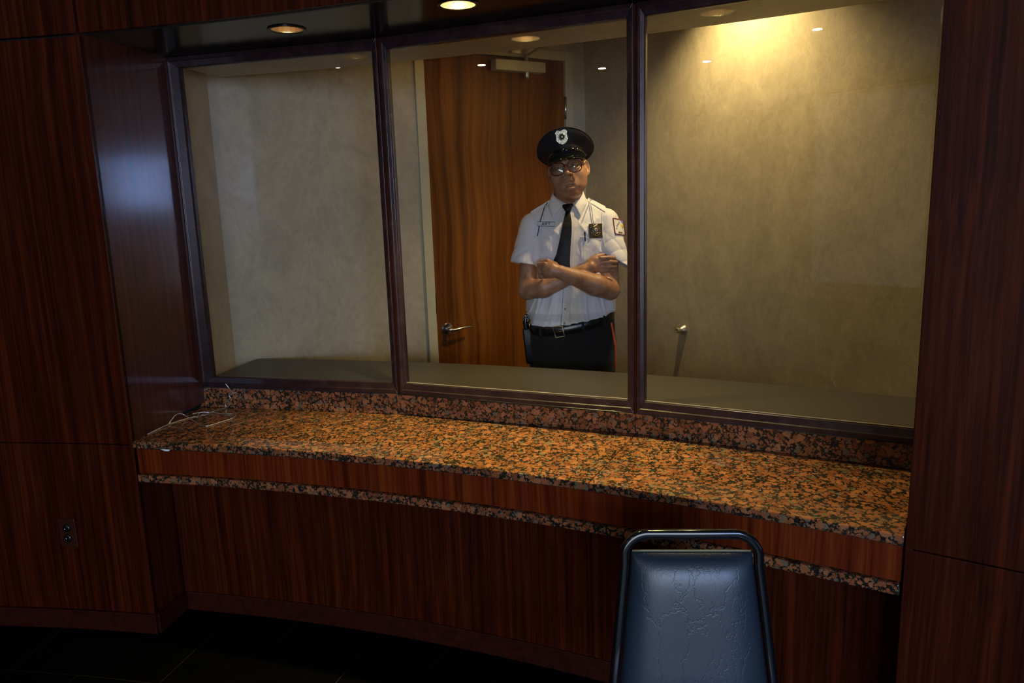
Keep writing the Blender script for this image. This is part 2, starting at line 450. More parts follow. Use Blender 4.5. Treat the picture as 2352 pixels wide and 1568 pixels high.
# ================================================================== COUNTER
ct = tag(empty('counter', (-0.1, 2.4, 0)), 'curved brown speckled granite counter with a mahogany apron under the window', 'counter')
cinv = Matrix.Translation((-0.1, 2.4, 0)).inverted()
def into(o, parent):
    o.parent = parent; o.matrix_parent_inverse = parent.matrix_basis.inverted(); return o
A_S2 = math.atan2(2.511 - CY, 0.427 - CX)
def front_arc(a0, a1, n, R=RW - 0.004): return [P(R, a0 + (a1 - a0) * i / n)[:2] for i in range(n + 1)]
BK = [(-1.352, 3.088), (-0.467, 2.872), (0.427, 2.521), (1.19, 2.085)]       # plan line of the upstand face
def slab(poly, z0, z1): 
    v, f = prism(poly, z0, z1)
    return into(mesh_obj('slab', v, f, M_GRAN, None, bevel=0.0025, segs=2), ct)
def extend(p, q, d):
    p, q = Vector(p), Vector(q); return tuple(q + (q - p).normalized() * d)
slab(front_arc(AL - 0.0006, A_S2 + 0.0002, 36) + [BK[2], BK[1], BK[0]], 0.753, Z_CT)
slab(front_arc(A_S2 - 0.0002, AR + 0.0006, 16) + [BK[3], (BK[2][0] + 0.0015, BK[2][1])], 0.753, Z_CT)
for i in range(3):
    v, f = seg_box(BK[i], BK[i + 1], -0.004, 0.02, Z_CT + 0.0006, Z_BS, 0.0008, 0.0008)
    o = into(mesh_obj('upstand', v, f, M_GRAN, None, bevel=0.002), ct)
into(arc_slab('apron', RW + 0.012, RW + 0.032, AR + 0.0008, AL - 0.0008, 0.652, 0.7465, M_APRON_LIT, None, n=40), ct)
into(arc_slab('caulk_gap', RW + 0.010, RW + 0.032, AR + 0.0008, AL - 0.0008, 0.7467, 0.7528, M_GAP, None, n=40), ct)
for a0, a1 in ((1.2538, AL - 0.0010), (1.040, 1.2532), (AR + 0.0010, 1.0394)):
    into(arc_slab('ledge_strip', RW - 0.004, RW + 0.035, a0, a1, 0.621, 0.6505, M_GRAN, None, n=14, bevel=0.004), ct)
into(arc_slab('modesty_panel', 6.772, 6.79, AR + 0.001, AL - 0.001, 0.078, 0.752, M_WOOD, None, n=40), ct)
into(arc_slab('skirting', 6.766, 6.785, AR + 0.001, AL - 0.0022, 0.0, 0.080, M_SKIRT, None, n=40, bevel=0.003), ct)

# ================================================================== WINDOWS
def rail_quad(p0, p1, z0, z1, wl_, wr_, wb, wt, depth=0.03, gd=0.012):
    """four mitred rails round a rectangle p0-p1 (plan) x z0-z1; each sloping towards the glass"""
    p0 = Vector(p0); p1 = Vector(p1); d = (p1 - p0).normalized(); n = Vector((-d.y, d.x))
    if n.dot(Vector((p0.x - CX, p0.y - CY))) < 0: n = -n
    L = (p1 - p0).length
    def pt(s, z, t): q = p0 + d * s + n * t; return (q.x, q.y, z)
    # outline rings in (s, z): outer, step, inner; t = depth into the wall (0 = front)
    def ring(fr, t): return [pt(wl_ * fr, z0 + wb * fr, t), pt(L - wr_ * fr, z0 + wb * fr, t), pt(L - wr_ * fr, z1 - wt * fr, t), pt(wl_ * fr, z1 - wt * fr, t)]
    rings_ = [ring(0, 0.034), ring(0, 0.0), ring(0.34, 0.0), ring(0.40, 0.0035), ring(0.93, 0.0075), ring(1.0, 0.016), ring(1.0, 0.034)]
    out = []
    for k in range(4):
        v = []; f = []
        for rg in rings_: v += [rg[k], rg[(k + 1) % 4]]
        m_ = len(rings_)
        for i in range(m_): f.append((2 * i, 2 * i + 1, 2 * ((i + 1) % m_) + 1, 2 * ((i + 1) % m_)))
        f += [tuple(2 * i for i in range(m_)), tuple(2 * i + 1 for i in reversed(range(m_)))]
        out.append((v, f))
    return out, pt, L

WDESC = ['window pane beside the mahogany jamb with the pale wall behind it', 'middle window pane with the door and the uniformed guard behind it', 'window pane showing the bright bare wall of the booth']
Z0F = 0.8715
for i in range(3):
    p0, p1 = Vector(MUL[i]), Vector(MUL[i + 1]); d = (p1 - p0).normalized()
    a = p0 + d * (0.0 if i == 0 else 0.006); b = p1 - d * (0.0 if i == 2 else 0.006)
    root = struct(empty('window_%d' % (i + 1)), WDESC[i])
    wl_ = 0.062 if i == 0 else 0.024; wr_ = 0.03 if i == 2 else 0.024
    rails, pt, L = rail_quad(a, b, Z0F, Z_SOF - 0.0005, wl_, wr_, 0.0425, 0.041)
    for r_ in rails: mesh_obj('frame_rail', *r_, M_FRAME, root, bevel=0.0008)
    e0, e1 = wl_ - 0.006, L - wr_ + 0.006
    vs = [pt(e0, Z_GS - 0.008, 0.018), pt(e1, Z_GS - 0.008, 0.018), pt(e1, Z_GS - 0.008, 0.023), pt(e0, Z_GS - 0.008, 0.023)]
    v = vs + [(x, y, Z_GT + 0.006) for x, y, z in vs]
    mesh_obj('pane', v, [(0, 3, 2, 1), (4, 5, 6, 7), (0, 1, 5, 4), (1, 2, 6, 5), (2, 3, 7, 6), (3, 0, 4, 7)], M_GLASS, root)
    if i > 0:
        vs = [pt(wl_, Z_GS, 0.0125), pt(L - wr_, Z_GS, 0.0125), pt(L - wr_, Z_GS, 0.0175), pt(wl_, Z_GS, 0.0175)]
        v = vs + [(x, y, Z_GS + 0.0022) for x, y, z in vs]
        mesh_obj('glazing_bead', v, [(0, 3, 2, 1), (4, 5, 6, 7), (0, 1, 5, 4), (1, 2, 6, 5), (2, 3, 7, 6), (3, 0, 4, 7)], M_BEAD, root)
    # black caulk under the frame
    v, f = seg_box(a, b, 0.004, 0.03, Z_BS + 0.0003, Z0F - 0.0003)
    mesh_obj('caulk', v, f, M_GAP, root)
    if i == 1:
        q = [pt(0.012 + (L - 0.03) * j / 20, Z_BS + 0.0035, 0.0015) for j in range(21)]
        mesh_obj('sealant_bead', *tube(q, 0.0034, 8), M_BLACK, root, True)
    if i < 2:  # chrome strip added in place of the bright reflection along the frame bottom
        vs = [pt(L - 0.052, 0.868, -0.0035), pt(L - 0.002, 0.868, -0.0035), pt(L - 0.002, 0.868, 0.0), pt(L - 0.052, 0.868, 0.0)]
        v = vs + [(x, y, 0.8705) for x, y, z in vs]
        o = mesh_obj('glint_strip', v, [(0, 3, 2, 1), (4, 5, 6, 7), (0, 1, 5, 4), (1, 2, 6, 5), (2, 3, 7, 6), (3, 0, 4, 7)], M_CHROME, root)
        o['label'] = 'thin bright strip standing for the reflection under the frame joint'
# wooden strips between the frames
for i in (1, 2):
    c = Vector(MUL[i]); d = (Vector(MUL[i + 1]) - Vector(MUL[i - 1])).normalized()
    v, f = seg_box(c - d * 0.0065, c + d * 0.0065, 0.010, 0.036, Z0F, Z_SOF - 0.001)
    struct(mesh_obj('trim_%d' % i, v, f, M_WOOD), 'narrow wooden strip between two bronze window frames')

# ================================================================== BOOTH behind the glass
B = Vector((0.345, 4.45)); BD = Vector((0.855, 0.519)).normalized(); BN = Vector((BD.y, -BD.x))
CORN = B + BD * 0.148; RD = Vector((0.51, -0.86)).normalized(); RN = Vector((RD.y, -RD.x)) * -1
if RN.dot(Vector((-1, -0.3))) < 0: RN = -RN
Z_BC = 2.72
DW, DH = 0.885, 2.377
def wall_seg(name, p, q, z0, z1, th, nrm, mat, parent=None):
    p, q = Vector(p), Vector(q)
    v, f = prism([p[:], q[:], (q - nrm * th)[:], (p - nrm * th)[:]], z0, z1)
    return mesh_obj(name, v, f, mat, parent)
FR = 0.052
wb = struct(empty('wall_back'), 'pale mottled wall of the booth with the door in it')
uL = -2.05
wall_seg('section', B + BD * uL, B - BD * (DW + FR - 0.004), 0, Z_BC, 0.12, BN, M_WALL, wb)
wall_seg('section', B + BD * (FR - 0.004), CORN + BD * 0.1, 0, Z_BC, 0.12, BN, M_WALL, wb)
wall_seg('section', B - BD * (DW + FR - 0.004), B + BD * (FR - 0.004), DH + FR - 0.004, Z_BC, 0.12, BN, M_WALL, wb)
wsd = struct(wall_seg('wall_side', CORN, CORN + RD * 3.3, 0, Z_BC, 0.12, RN, M_WALL), 'bright bare wall of the booth lit from above')
# reveals either side of the glazed screen, on the booth side
rv = Vector(MUL[0]); 
v, f = prism([(-1.352, 3.105), (-1.318, 3.118), (-1.312, 3.462), (-1.40, 3.462)], 0.0, Z_BC); struct(mesh_obj('wall_reveal', v, f, M_WALL), 'pale return wall between the bronze frame and the booth wall')
q0 = P(7.09, AR); q1 = P(7.5, AR)
v, f = prism([q0[:2], q1[:2], P(7.5, AR - 0.02)[:2], P(7.09, AR - 0.02)[:2]], 0.0, Z_BC); struct(mesh_obj('wall_end', v, f, M_WALL), 'pale return wall behind the pane beside the bright wall')
# dropped ceiling strip over the shelf, and booth ceiling
v, f = prism([P(7.085, AR + (AL - AR) * i / 30)[:2] for i in range(31)] + [P(7.40, AL - 0.0008 - (AL - AR) * i / 30)[:2] for i in range(31)], 2.178, Z_BC)
struct(mesh_obj('ceiling_drop', v, f, M_WALL), 'pale dropped ceiling strip behind the head of the window')
v, f = prism([(-1.5, 2.9), (1.9, 1.6), (2.6, 2.6), (0.7, 4.9), (-1.9, 3.6)], Z_BC, Z_BC + 0.05)
struct(mesh_obj('ceiling_booth', v, f, M_WALL))
v, f = prism([(-1.42, 3.0), P(7.1, AL - 0.01)[:2], P(7.1, AR)[:2], (2.3, 2.2), (0.75, 4.75), (-1.7, 3.45)], -0.05, 0.0)
struct(mesh_obj('floor_booth', v, f, m_plain('booth_carpet', (0.03, 0.028, 0.026), 0.9)))
# shelf behind the glass
sh = tag(empty('shelf', (0, 2.9, 0)), 'long dark grey laminate shelf running behind the window panes', 'shelf')
AB = [AL - 0.001 + (AR - AL + 0.001) * i / 40 for i in range(41)]
v, f = prism([P(7.098, a)[:2] for a in AB] + [P(7.49, a)[:2] for a in reversed(AB)], 0.862, 0.898)
into(mesh_obj('top', v, f, M_SHELF, None, bevel=0.002), sh)
v, f = prism([P(7.10, a)[:2] for a in AB] + [P(7.13, a)[:2] for a in reversed(AB)], 0.0, 0.861)
into(mesh_obj('front_panel', v, f, M_WALL), sh)

# door
dr = struct(empty('door_1', (B.x, B.y, 0)), 'amber veneered door with cream frame, lever handle and overhead closer')
def onwall(u, t, z): q = B + BD * u + BN * t; return (q.x, q.y, z)
def wbox(name, u0, u1, t0, t1, z0, z1, mat, parent, bevel=0.0):
    v = [onwall(u0, t0, z0), onwall(u1, t0, z0), onwall(u1, t1, z0), onwall(u0, t1, z0), onwall(u0, t0, z1), onwall(u1, t0, z1), onwall(u1, t1, z1), onwall(u0, t1, z1)]
    f = [(0, 3, 2, 1), (4, 5, 6, 7), (0, 1, 5, 4), (1, 2, 6, 5), (2, 3, 7, 6), (3, 0, 4, 7)]
    o = mesh_obj(name, v, f, mat, None, bevel=bevel)
    if parent is not None:
        root = parent
        o.parent = parent
        mw = Matrix.Identity(4); p = parent
        while p is not None: mw = p.matrix_basis @ mw; p = p.parent
        o.matrix_parent_inverse = mw.inverted()
    return o
wbox('frame_post', -DW - FR, -DW, -0.08, 0.016, 0, DH + FR, M_CREAM, dr, 0.002)
wbox('frame_post', 0, FR, -0.08, 0.016, 0, DH + FR, M_CREAM, dr, 0.002)
wbox('frame_head', -DW, 0, -0.08, 0.016, DH, DH + FR, M_CREAM, dr, 0.002)
leaf = wbox('leaf', -DW + 0.003, -0.003, -0.045, 0.0, 0.008, DH - 0.003, M_DOOR, dr, 0.002)
wbox('backing', -DW - 0.02, 0.02, -0.115, -0.09, 0, DH, M_GAP, dr)
for hz in (0.3, 1.2, 2.12):
    h = wbox('hinge', -0.004, 0.006, 0.0, 0.006, hz - 0.057, hz + 0.057, M_CHROME, dr)
    q = [onwall(0.002, 0.010, hz - 0.062 + 0.124 * j / 2) for j in range(3)]
    o = mesh_obj('pin', *tube(q, 0.0075, 10), M_CHROME, None, True); o.parent = h
def door_part(name, vf, mat, parent, smooth=True):
    o = mesh_obj(name, *vf, mat, None, smooth); o.parent = parent; o.matrix_parent_inverse = dr.matrix_basis.inverted(); return o
# lever handle
HU, HZ = -DW + 0.068, 0.925
Rw = Matrix(((BD.x, 0, BN.x), (BD.y, 0, BN.y), (0, 1, 0))).to_4x4()        # local z -> out of the door
Rw.translation = Vector(onwall(HU, 0.0, HZ))
hd = door_part('handle', xf(lathe([(0.0005, 0.0), (0.034, 0.0), (0.034, 0.006), (0.030, 0.010), (0.012, 0.012), (0.011, 0.045), (0.009, 0.05), (0.0005, 0.051)], 36), Rw), M_CHROME, dr)
pts = spline([onwall(HU - 0.004, 0.046, HZ), onwall(HU + 0.02, 0.053, HZ - 0.002), onwall(HU + 0.06, 0.056, HZ + 0.004), onwall(HU + 0.10, 0.052, HZ + 0.006), onwall(HU + 0.13, 0.047, HZ + 0.003)], 6)
lv = mesh_obj('lever', *tube(pts, [0.0105 - 0.0055 * i / (len(pts) - 1) for i in range(len(pts))], 10), M_CHROME, None, True)
lv.parent = hd; auto_smooth(hd, 30)
wbox('strike_plate', -DW - 0.002, -DW + 0.003, 0.0, 0.0165, 1.02, 1.13, M_CHROME, dr)
# door closer
M_CLOSER = m_plain('closer_cover', (0.55, 0.49, 0.35), 0.35, metal=0.2)
cb = wbox('closer', -0.485, -0.165, 0.004, 0.062, DH - 0.082, DH - 0.026, M_CLOSER, dr, 0.004)
def cpart(name, vf, mat, smooth=True):
    o = mesh_obj(name, *vf, mat, None, smooth); o.parent = cb; return o
T = Matrix.Translation(onwall(-0.275, 0.035, DH - 0.082))
wbox('end_cap', -0.492, -0.4845, 0.003, 0.063, DH - 0.083, DH - 0.025, M_BLACK, cb, 0.002)
cpart('valve_cap', xf(lathe([(0.016, 0.0), (0.016, -0.022), (0.011, -0.034), (0.0005, -0.036)], 20), T), M_ALU)
cpart('spindle', xf(lathe([(0.013, 0.054), (0.013, 0.085), (0.009, 0.093), (0.0005, 0.093)], 16), T), M_ALU)
ap = [onwall(-0.275, 0.035, DH + 0.004), onwall(-0.265, 0.045, DH + 0.012), onwall(-0.235, 0.12, DH + 0.034), onwall(-0.19, 0.30, DH + 0.044)]
cpart('closer_arm', tube(spline(ap, 5), 0.011, 8, flat=(0.014, 0.006)), M_ALU)
ap = [onwall(-0.19, 0.30, DH + 0.054), onwall(-0.25, 0.17, DH + 0.045), onwall(-0.34, 0.035, DH + 0.030)]
cpart('link_arm', tube(ap, 0.008, 8, flat=(0.012, 0.005)), M_ALU)
cpart('bracket', (lambda o: o)(prism([onwall(-0.375, 0.016, 0)[:2], onwall(-0.315, 0.016, 0)[:2], onwall(-0.315, 0.05, 0)[:2], onwall(-0.375, 0.05, 0)[:2]], DH + 0.012, DH + 0.032)), M_CHROME, False)

# wall bumper on the side wall
uB = 0.835
bc = CORN + RD * uB
bx_, by_ = RN.x, RN.y
Rb = Matrix(((-RN.y, 0, RN.x), (RN.x, 0, RN.y), (0, 1, 0))).to_4x4(); Rb.translation = Vector((bc.x, bc.y, 0.918))
ds = tag(empty('door_stop', (bc.x, bc.y, 0.918)), 'round metal door stop fixed to the bright booth wall', 'door stop')
o = mesh_obj('base', *xf(lathe([(0.0005, 0.0), (0.028, 0.0), (0.028, 0.004), (0.020, 0.018), (0.014, 0.026), (0.013, 0.034)], 28), Rb), M_ALU, None, True); into(o, ds)
o = mesh_obj('bumper_tip', *xf(lathe([(0.013, 0.034), (0.0145, 0.038), (0.0145, 0.048), (0.011, 0.051), (0.007, 0.050), (0.006, 0.046), (0.0005, 0.046)], 24), Rb), m_plain('tan_rubber', (0.30, 0.24, 0.13), 0.5), None, True); into(o, ds)

# booth lamps: a wall washer by the side wall and an added weak fill for the door
wp = CORN + RD * 1.24
light('SPOT', 'booth_light', (wp.x + RN.x * 0.24, wp.y + RN.y * 0.24, Z_BC - 0.03), 100, (1, 0.77, 0.38), (wp.x + RN.x * 0.20, wp.y + RN.y * 0.20, 0), shadow_soft_size=0.03, spot_size=math.radians(120), spot_blend=0.8)
light('SPOT', 'booth_light', (-0.16, 3.62, Z_BC - 0.03), 5, (1, 0.74, 0.36), (-0.16, 3.62, 0), shadow_soft_size=0.04, spot_size=math.radians(120), spot_blend=0.8)

# ------------------------------------------------------------------ lobby behind the camera (seen only in reflections)
v, f = box_vf(-6, 5, -6.0, -5.9, 0, 3.0); struct(mesh_obj('wall_lobby', v, f, M_LOBBY))
v, f = prism([(-6, -5.9), (5, -5.9)] + [P(RW + 0.02, 0.62 + (1.74 - 0.62) * i / 30)[:2] for i in range(31)] + [(-6, 1.5)], 3.0, 3.06)
struct(mesh_obj('ceiling_lobby', v, f, M_LOBBY))

# ================================================================== OUTLET on the panelled wall
ao = math.atan2(2.735 - CY + 0.0, -1.72 - CX); 
po = P(RW - 0.0005, ao, 0.405)
ot = tag(empty('outlet', po, rz=ao + math.pi / 2), 'brown wall outlet with two black sockets low on the mahogany panel', 'outlet')
M_PLATE = m_plain('brown_cover_plate', (0.04, 0.010, 0.005), 0.3, var=0.05)
def local(name, vf, mat, parent, **kw): return mesh_obj(name, *vf, mat, parent, **kw)
# local axes: x along the wall, y = into the wall (radial outward is -y after rotation) ; build with front at +y
local('cover_plate', box_vf(-0.036, 0.036, 0.0, 0.006, -0.058, 0.058), M_PLATE, ot, bevel=0.003)
for zz in (0.02, -0.02):
    s_ = local('socket', xf(lathe([(0.0165, 0.0), (0.0165, 0.003), (0.014, 0.006), (0.008, 0.0075), (0.0005, 0.008)], 24), Matrix.Translation((0, 0.006, zz)) @ Matrix.Rotation(-math.pi / 2, 4, 'X')), M_BLACK, ot, smooth=True)
    local('screw', xf(lathe([(0.003, 0.0), (0.002, 0.0012), (0.0003, 0.0014)], 10), Matrix.Translation((0.004, 0.014, zz)) @ Matrix.Rotation(-math.pi / 2, 4, 'X')), M_CHROME, s_, smooth=True)

# paper scrap stuck under the counter edge
pa = 1.3553
pt_ = [P(RW - 0.0052, 1.3575, 0.7545), P(RW - 0.0052, 1.3512, 0.7545), P(RW - 0.0058, 1.3522, 0.7485), P(RW - 0.0058, 1.3545, 0.7478)]
v = pt_ + [P(RW - 0.0047, math.atan2(q[1] - CY, q[0] - CX), q[2]) for q in pt_]
M_PAPER = m_plain('white_paper', (0.8, 0.86, 0.9), 0.6)
tag(mesh_obj('paper_scrap', v, [(0, 1, 2, 3), (7, 6, 5, 4), (0, 4, 5, 1), (1, 5, 6, 2), (2, 6, 7, 3), (3, 7, 4, 0)], M_PAPER), 'tiny white paper scrap stuck under the granite counter edge', 'paper')

# ================================================================== WIRE HANGER lying on the counter
WIRE = [(-1.2044, 3.0252, 0.8908), (-1.1916, 3.0252, 0.8714), (-1.1861, 3.0413, 0.8494), (-1.1787, 3.0395, 0.8452), (-1.1710, 3.0377, 0.8487), (-1.1819, 3.0413, 0.8453),
 (-1.1989, 3.0455, 0.8415), (-1.2036, 3.0466, 0.8334), (-1.1989, 3.0455, 0.8233), (-1.2182, 3.0502, 0.8082), (-1.2256, 3.0520, 0.7934), (-1.2218, 3.0490, 0.7815), (-1.2418, 3.0261, 0.7810),
 (-1.2657, 2.9802, 0.7810), (-1.2926, 2.9783, 0.7830), (-1.3002, 2.9635, 0.7840), (-1.2916, 2.9208, 0.7810), (-1.3097, 2.9191, 0.7810), (-1.3722, 2.8319, 0.7810), (-1.3916, 2.7674, 0.7810),
 (-1.3984, 2.7164, 0.7810), (-1.4030, 2.7056, 0.7820), (-1.4106, 2.7743, 0.7830), (-1.4046, 2.8172, 0.7830), (-1.3896, 2.8425, 0.7850), (-1.3706, 2.8270, 0.7860), (-1.3760, 2.8477, 0.7950),
 (-1.3706, 2.8718, 0.8050), (-1.3524, 2.8983, 0.8030), (-1.3288, 2.9030, 0.7910), (-1.2788, 2.8540, 0.7830), (-1.2176, 2.7923, 0.7810), (-1.1904, 2.7893, 0.7810), (-1.1594, 2.8361, 0.7810),
 (-1.1354, 2.8703, 0.7820), (-1.1318, 2.9111, 0.7820), (-1.1538, 2.9439, 0.7820), (-1.1842, 2.9474, 0.7820), (-1.2318, 2.9642, 0.7830), (-1.2734, 2.9744, 0.7850), (-1.3008, 2.9657, 0.7860), (-1.3202, 2.9459, 0.7870)]
wp_ = []
for x, y, z in WIRE:
    a = min(math.atan2(y - CY, x - CX), AL - 0.0011); R = math.hypot(x - CX, y - CY)
    wp_.append(P(R, a, max(z, Z_CT + 0.0017)))
M_WIRE = m_metal('galvanised_wire', (0.85, 0.81, 0.77), 0.42)
tag(mesh_obj('wire_hanger', *tube(spline(wp_, 6), 0.0016, 8), M_WIRE, None, True), 'bent silver wire hanger unwound on the granite counter, hook leaning on the upstand', 'wire hanger')

# ================================================================== STACKING CHAIR
CH_RZ = math.atan2(-0.022, 0.31)
ch = tag(empty('stacking_chair', (0.384, 1.540, 0.0), rz=CH_RZ + math.pi), 'black vinyl stacking chair with dark tubular frame standing with its back to the counter', 'chair')
M_TUBE = m_plain('dark_chrome_tube', (0.006, 0.0065, 0.008), 0.12, metal=0.35, spec=0.7, var=0.05)
k = N('black_vinyl'); c = k.coord((1.5, 1, 0.5))
nz = k.n('ShaderNodeTexNoise', {'Vector': k.coord(), 'Scale': 9.0, 'Detail': 5.0, 'Roughness': 0.65})
wv = k.n('ShaderNodeMix', data_type='VECTOR'); wv.inputs[0].default_value = 0.10; k.put(wv.inputs[4], c.outputs[0]); k.put(wv.inputs[5], nz.outputs['Color'])
def crack(scale, wdt):
    ve = k.n('ShaderNodeTexVoronoi', {'Vector': wv.outputs[1], 'Scale': scale}, feature='DISTANCE_TO_EDGE')
    return k.ramp(ve.outputs['Distance'], [(0.0, (0, 0, 0)), (wdt, (1, 1, 1))])
mask = k.ramp(k.noise(k.coord(), 7, 2), [(0.45, (1, 1, 1)), (0.6, (0, 0, 0))])
fine = k.noise(c, 60, 5, 0.7, 1.5); grain = k.noise(c, 420, 2)
h = k.math('ADD', k.math('MULTIPLY', crack(11, 0.02), 0.4), k.math('MULTIPLY', k.math('MAXIMUM', crack(30, 0.05), mask), 0.5))
h = k.math('ADD', h, k.math('ADD', k.math('MULTIPLY', fine, 0.45), k.math('MULTIPLY', grain, 0.12)))
k.set(Base_Color=(0.017, 0.028, 0.044), Roughness=0.37, Specular_IOR_Level=0.6); k.bump(h, 0.30, 0.0015); M_VINYL = k.m

def sq_tube(path, r, n=16, e=5.0):
    v, f = tube(path, 1.0, n)
    pts = [Vector(p) for p in path]; out = []
    for i, q in enumerate(pts):
        for kk in range(n):
            th = 2 * math.pi * kk / n; s_ = r / ((abs(math.cos(th)) ** e + abs(math.sin(th)) ** e) ** (1 / e))
            out.append(q + (Vector(v[i * n + kk]) - q) * s_)
    return out, f
LEAN = 0.157
def lean(z): return (0.86 - z) * LEAN
ZT = 0.862
half = [(0.185 + 0.02, -0.02 + 0.07, 0.0), (0.2, lean(0.43) - 0.005, 0.43), (0.189, lean(0.477), 0.477), (0.1465, lean(0.795), 0.795), (0.138, lean(0.826), 0.826), (0.122, lean(0.846), 0.846), (0.098, lean(ZT), ZT)]
corner = []
def backpath():
    L_ = []
    # right leg up, rounded corner, across, down
    rt = [Vector((0.205, 0.015, 0.011)), Vector((0.186, lean(0.44), 0.44)), Vector((0.1815, lean(0.477), 0.477)), Vector((0.1475, lean(0.792), 0.792))]
    L_ += spline([rt[0], rt[1]], 6) + spline([rt[2], rt[3]], 8)
    cxr, czr, rr = 0.0945, 0.807, 0.055
    for i in range(1, 12):
        t = math.radians(8 + 82 * i / 11.0); L_.append(Vector((cxr + rr * math.cos(t), lean(czr + rr * math.sin(t)), czr + rr * math.sin(t))))
    lf = [Vector((-p.x, p.y, p.z)) for p in reversed(L_)]
    return L_ + lf
mesh_obj('back_frame', *sq_tube(backpath(), 0.0105), M_TUBE, ch, True)
# padded backrest
def pad(name, zs0, zs1, x0, x1, mat):
    nu, nv = 40, 44; v = []; f = []
    for side in (0, 1):
        for j in range(nv + 1):
            t = j / nv; z = zs0 + (zs1 - zs0) * t
            for i in range(nu + 1):
                u = -1 + 2 * i / nu
                wx = x0 + (x1 - x0) * t
                bul = (1 - abs(u) ** 5) * (1 - abs(2 * t - 1) ** 7)
                bul = max(bul, 0) ** 0.55
                y = lean(z) + (-0.003 - 0.024 * bul if side == 0 else 0.004 + 0.034 * bul)
                v.append((u * wx, y, z))
    W_ = nu + 1; off = W_ * (nv + 1)
    for j in range(nv):
        for i in range(nu):
            a = j * W_ + i
            f.append((a, a + 1, a + W_ + 1, a + W_)); f.append((off + a, off + a + W_, off + a + W_ + 1, off + a + 1))
    for i in range(nu): f.append((i, off + i, off + i + 1, i + 1)); b = nv * W_ + i; f.append((b, b + 1, off + b + 1, off + b))
    for j in range(nv): a = j * W_; f.append((a, a + W_, off + a + W_, off + a)); b = a + nu; f.append((b, off + b, off + b + W_, b + W_))
    return mesh_obj(name, v, f, mat, ch, True)
pad('backrest', 0.49, 0.824, 0.167, 0.1315, M_VINYL)
zz = 0.8255
mesh_obj('piping', *tube([(-0.130 + 0.26 * i / 12, lean(zz) + 0.001, zz) for i in range(13)], 0.0024, 8), m_plain('olive_piping', (0.23, 0.205, 0.11), 0.4), ch, True)['label'] = 'olive piping along the top of the backrest'
sv, sf = box_vf(-0.198, 0.198, 0.075, 0.45, 0.435, 0.485)
mesh_obj('seat', sv, sf, M_VINYL, ch, True, bevel=0.022, segs=4)
for sx in (-1, 1):
    mesh_obj('leg', *sq_tube(spline([(sx * 0.203, 0.10, 0.428), (sx * 0.205, 0.36, 0.428), (sx * 0.206, 0.405, 0.40), (sx * 0.207, 0.43, 0.012)], 8), 0.0105), M_TUBE, ch, True)
    mesh_obj('glide', *xf(lathe([(0.0005, 0.0), (0.013, 0.0), (0.014, 0.012), (0.011, 0.02)], 14), Matrix.Translation((sx * 0.207, 0.43, 0.0))), M_BLACK, ch, True)
    mesh_obj('glide', *xf(lathe([(0.0005, 0.0), (0.013, 0.0), (0.014, 0.012), (0.011, 0.02)], 14), Matrix.Translation((sx * 0.205, 0.015, 0.0))), M_BLACK, ch, True)

# ================================================================== PERSON: the uniformed guard behind the glass
# local axes: x along the picture, y away from the window, z up; origin between the feet
PX, PY = 0.268, 3.50
F32 = np.float32
def smin(a, b, k):
    if k <= 0: return np.minimum(a, b)
    h = np.clip(0.5 + 0.5 * (b - a) / k, 0, 1); return b + (a - b) * h - k * h * (1 - h)
def smax(a, b, k): return -smin(-a, -b, k)

class Field:
    def __init__(s, xs, ys, zs):
        s.x, s.y, s.z = [np.asarray(q, F32) for q in (xs, ys, zs)]
        s.F = np.full((len(xs), len(ys), len(zs)), 0.2, F32)
    def sub(s, lo, hi):
        sl = []
        for ax, l, h in zip((s.x, s.y, s.z), lo, hi):
            sl.append(slice(int(np.searchsorted(ax, l)), int(np.searchsorted(ax, h)) + 1))
        return tuple(sl)
    def pts(s, sl): return s.x[sl[0]][:, None, None], s.y[sl[1]][None, :, None], s.z[sl[2]][None, None, :]
    def add(s, fn, lo, hi, k=0.02, pad=0.03):
        sl = s.sub([a - pad for a in lo], [a + pad for a in hi]); d = fn(*s.pts(sl)).astype(F32)
        s.F[sl] = smin(s.F[sl], d, k)
    def cut(s, fn, lo, hi, k=0.004):
        sl = s.sub(lo, hi); s.F[sl] = smax(s.F[sl], -fn(*s.pts(sl)).astype(F32), k)
    def cone(s, a, b, ra, rb, k=0.02, sq=(1, 1, 1)):
        lo = [min(p, q) - max(ra, rb) for p, q in zip(a, b)]; hi = [max(p, q) + max(ra, rb) for p, q in zip(a, b)]
        s.add(lambda X, Y, Z: cone(X, Y, Z, a, b, ra, rb), lo, hi, k)
    def ell(s, c, r, k=0.02):
        s.add(lambda X, Y, Z: ell(X, Y, Z, c, r), [p - q for p, q in zip(c, r)], [p + q for p, q in zip(c, r)], k)
    def front(s):
        """height map: first y (from the camera side) where the surface starts, per (x, z)"""
        ins = s.F < 0; idx = ins.argmax(axis=1); any_ = ins.any(axis=1)
        i1 = np.clip(idx, 1, None); I, K = np.indices(idx.shape)
        f0 = s.F[I, i1 - 1, K]; f1 = s.F[I, i1, K]
        yy = s.y[i1 - 1] + (s.y[i1] - s.y[i1 - 1]) * f0 / np.where(f0 - f1 == 0, 1, f0 - f1)
        return np.where(any_, yy, np.nan)

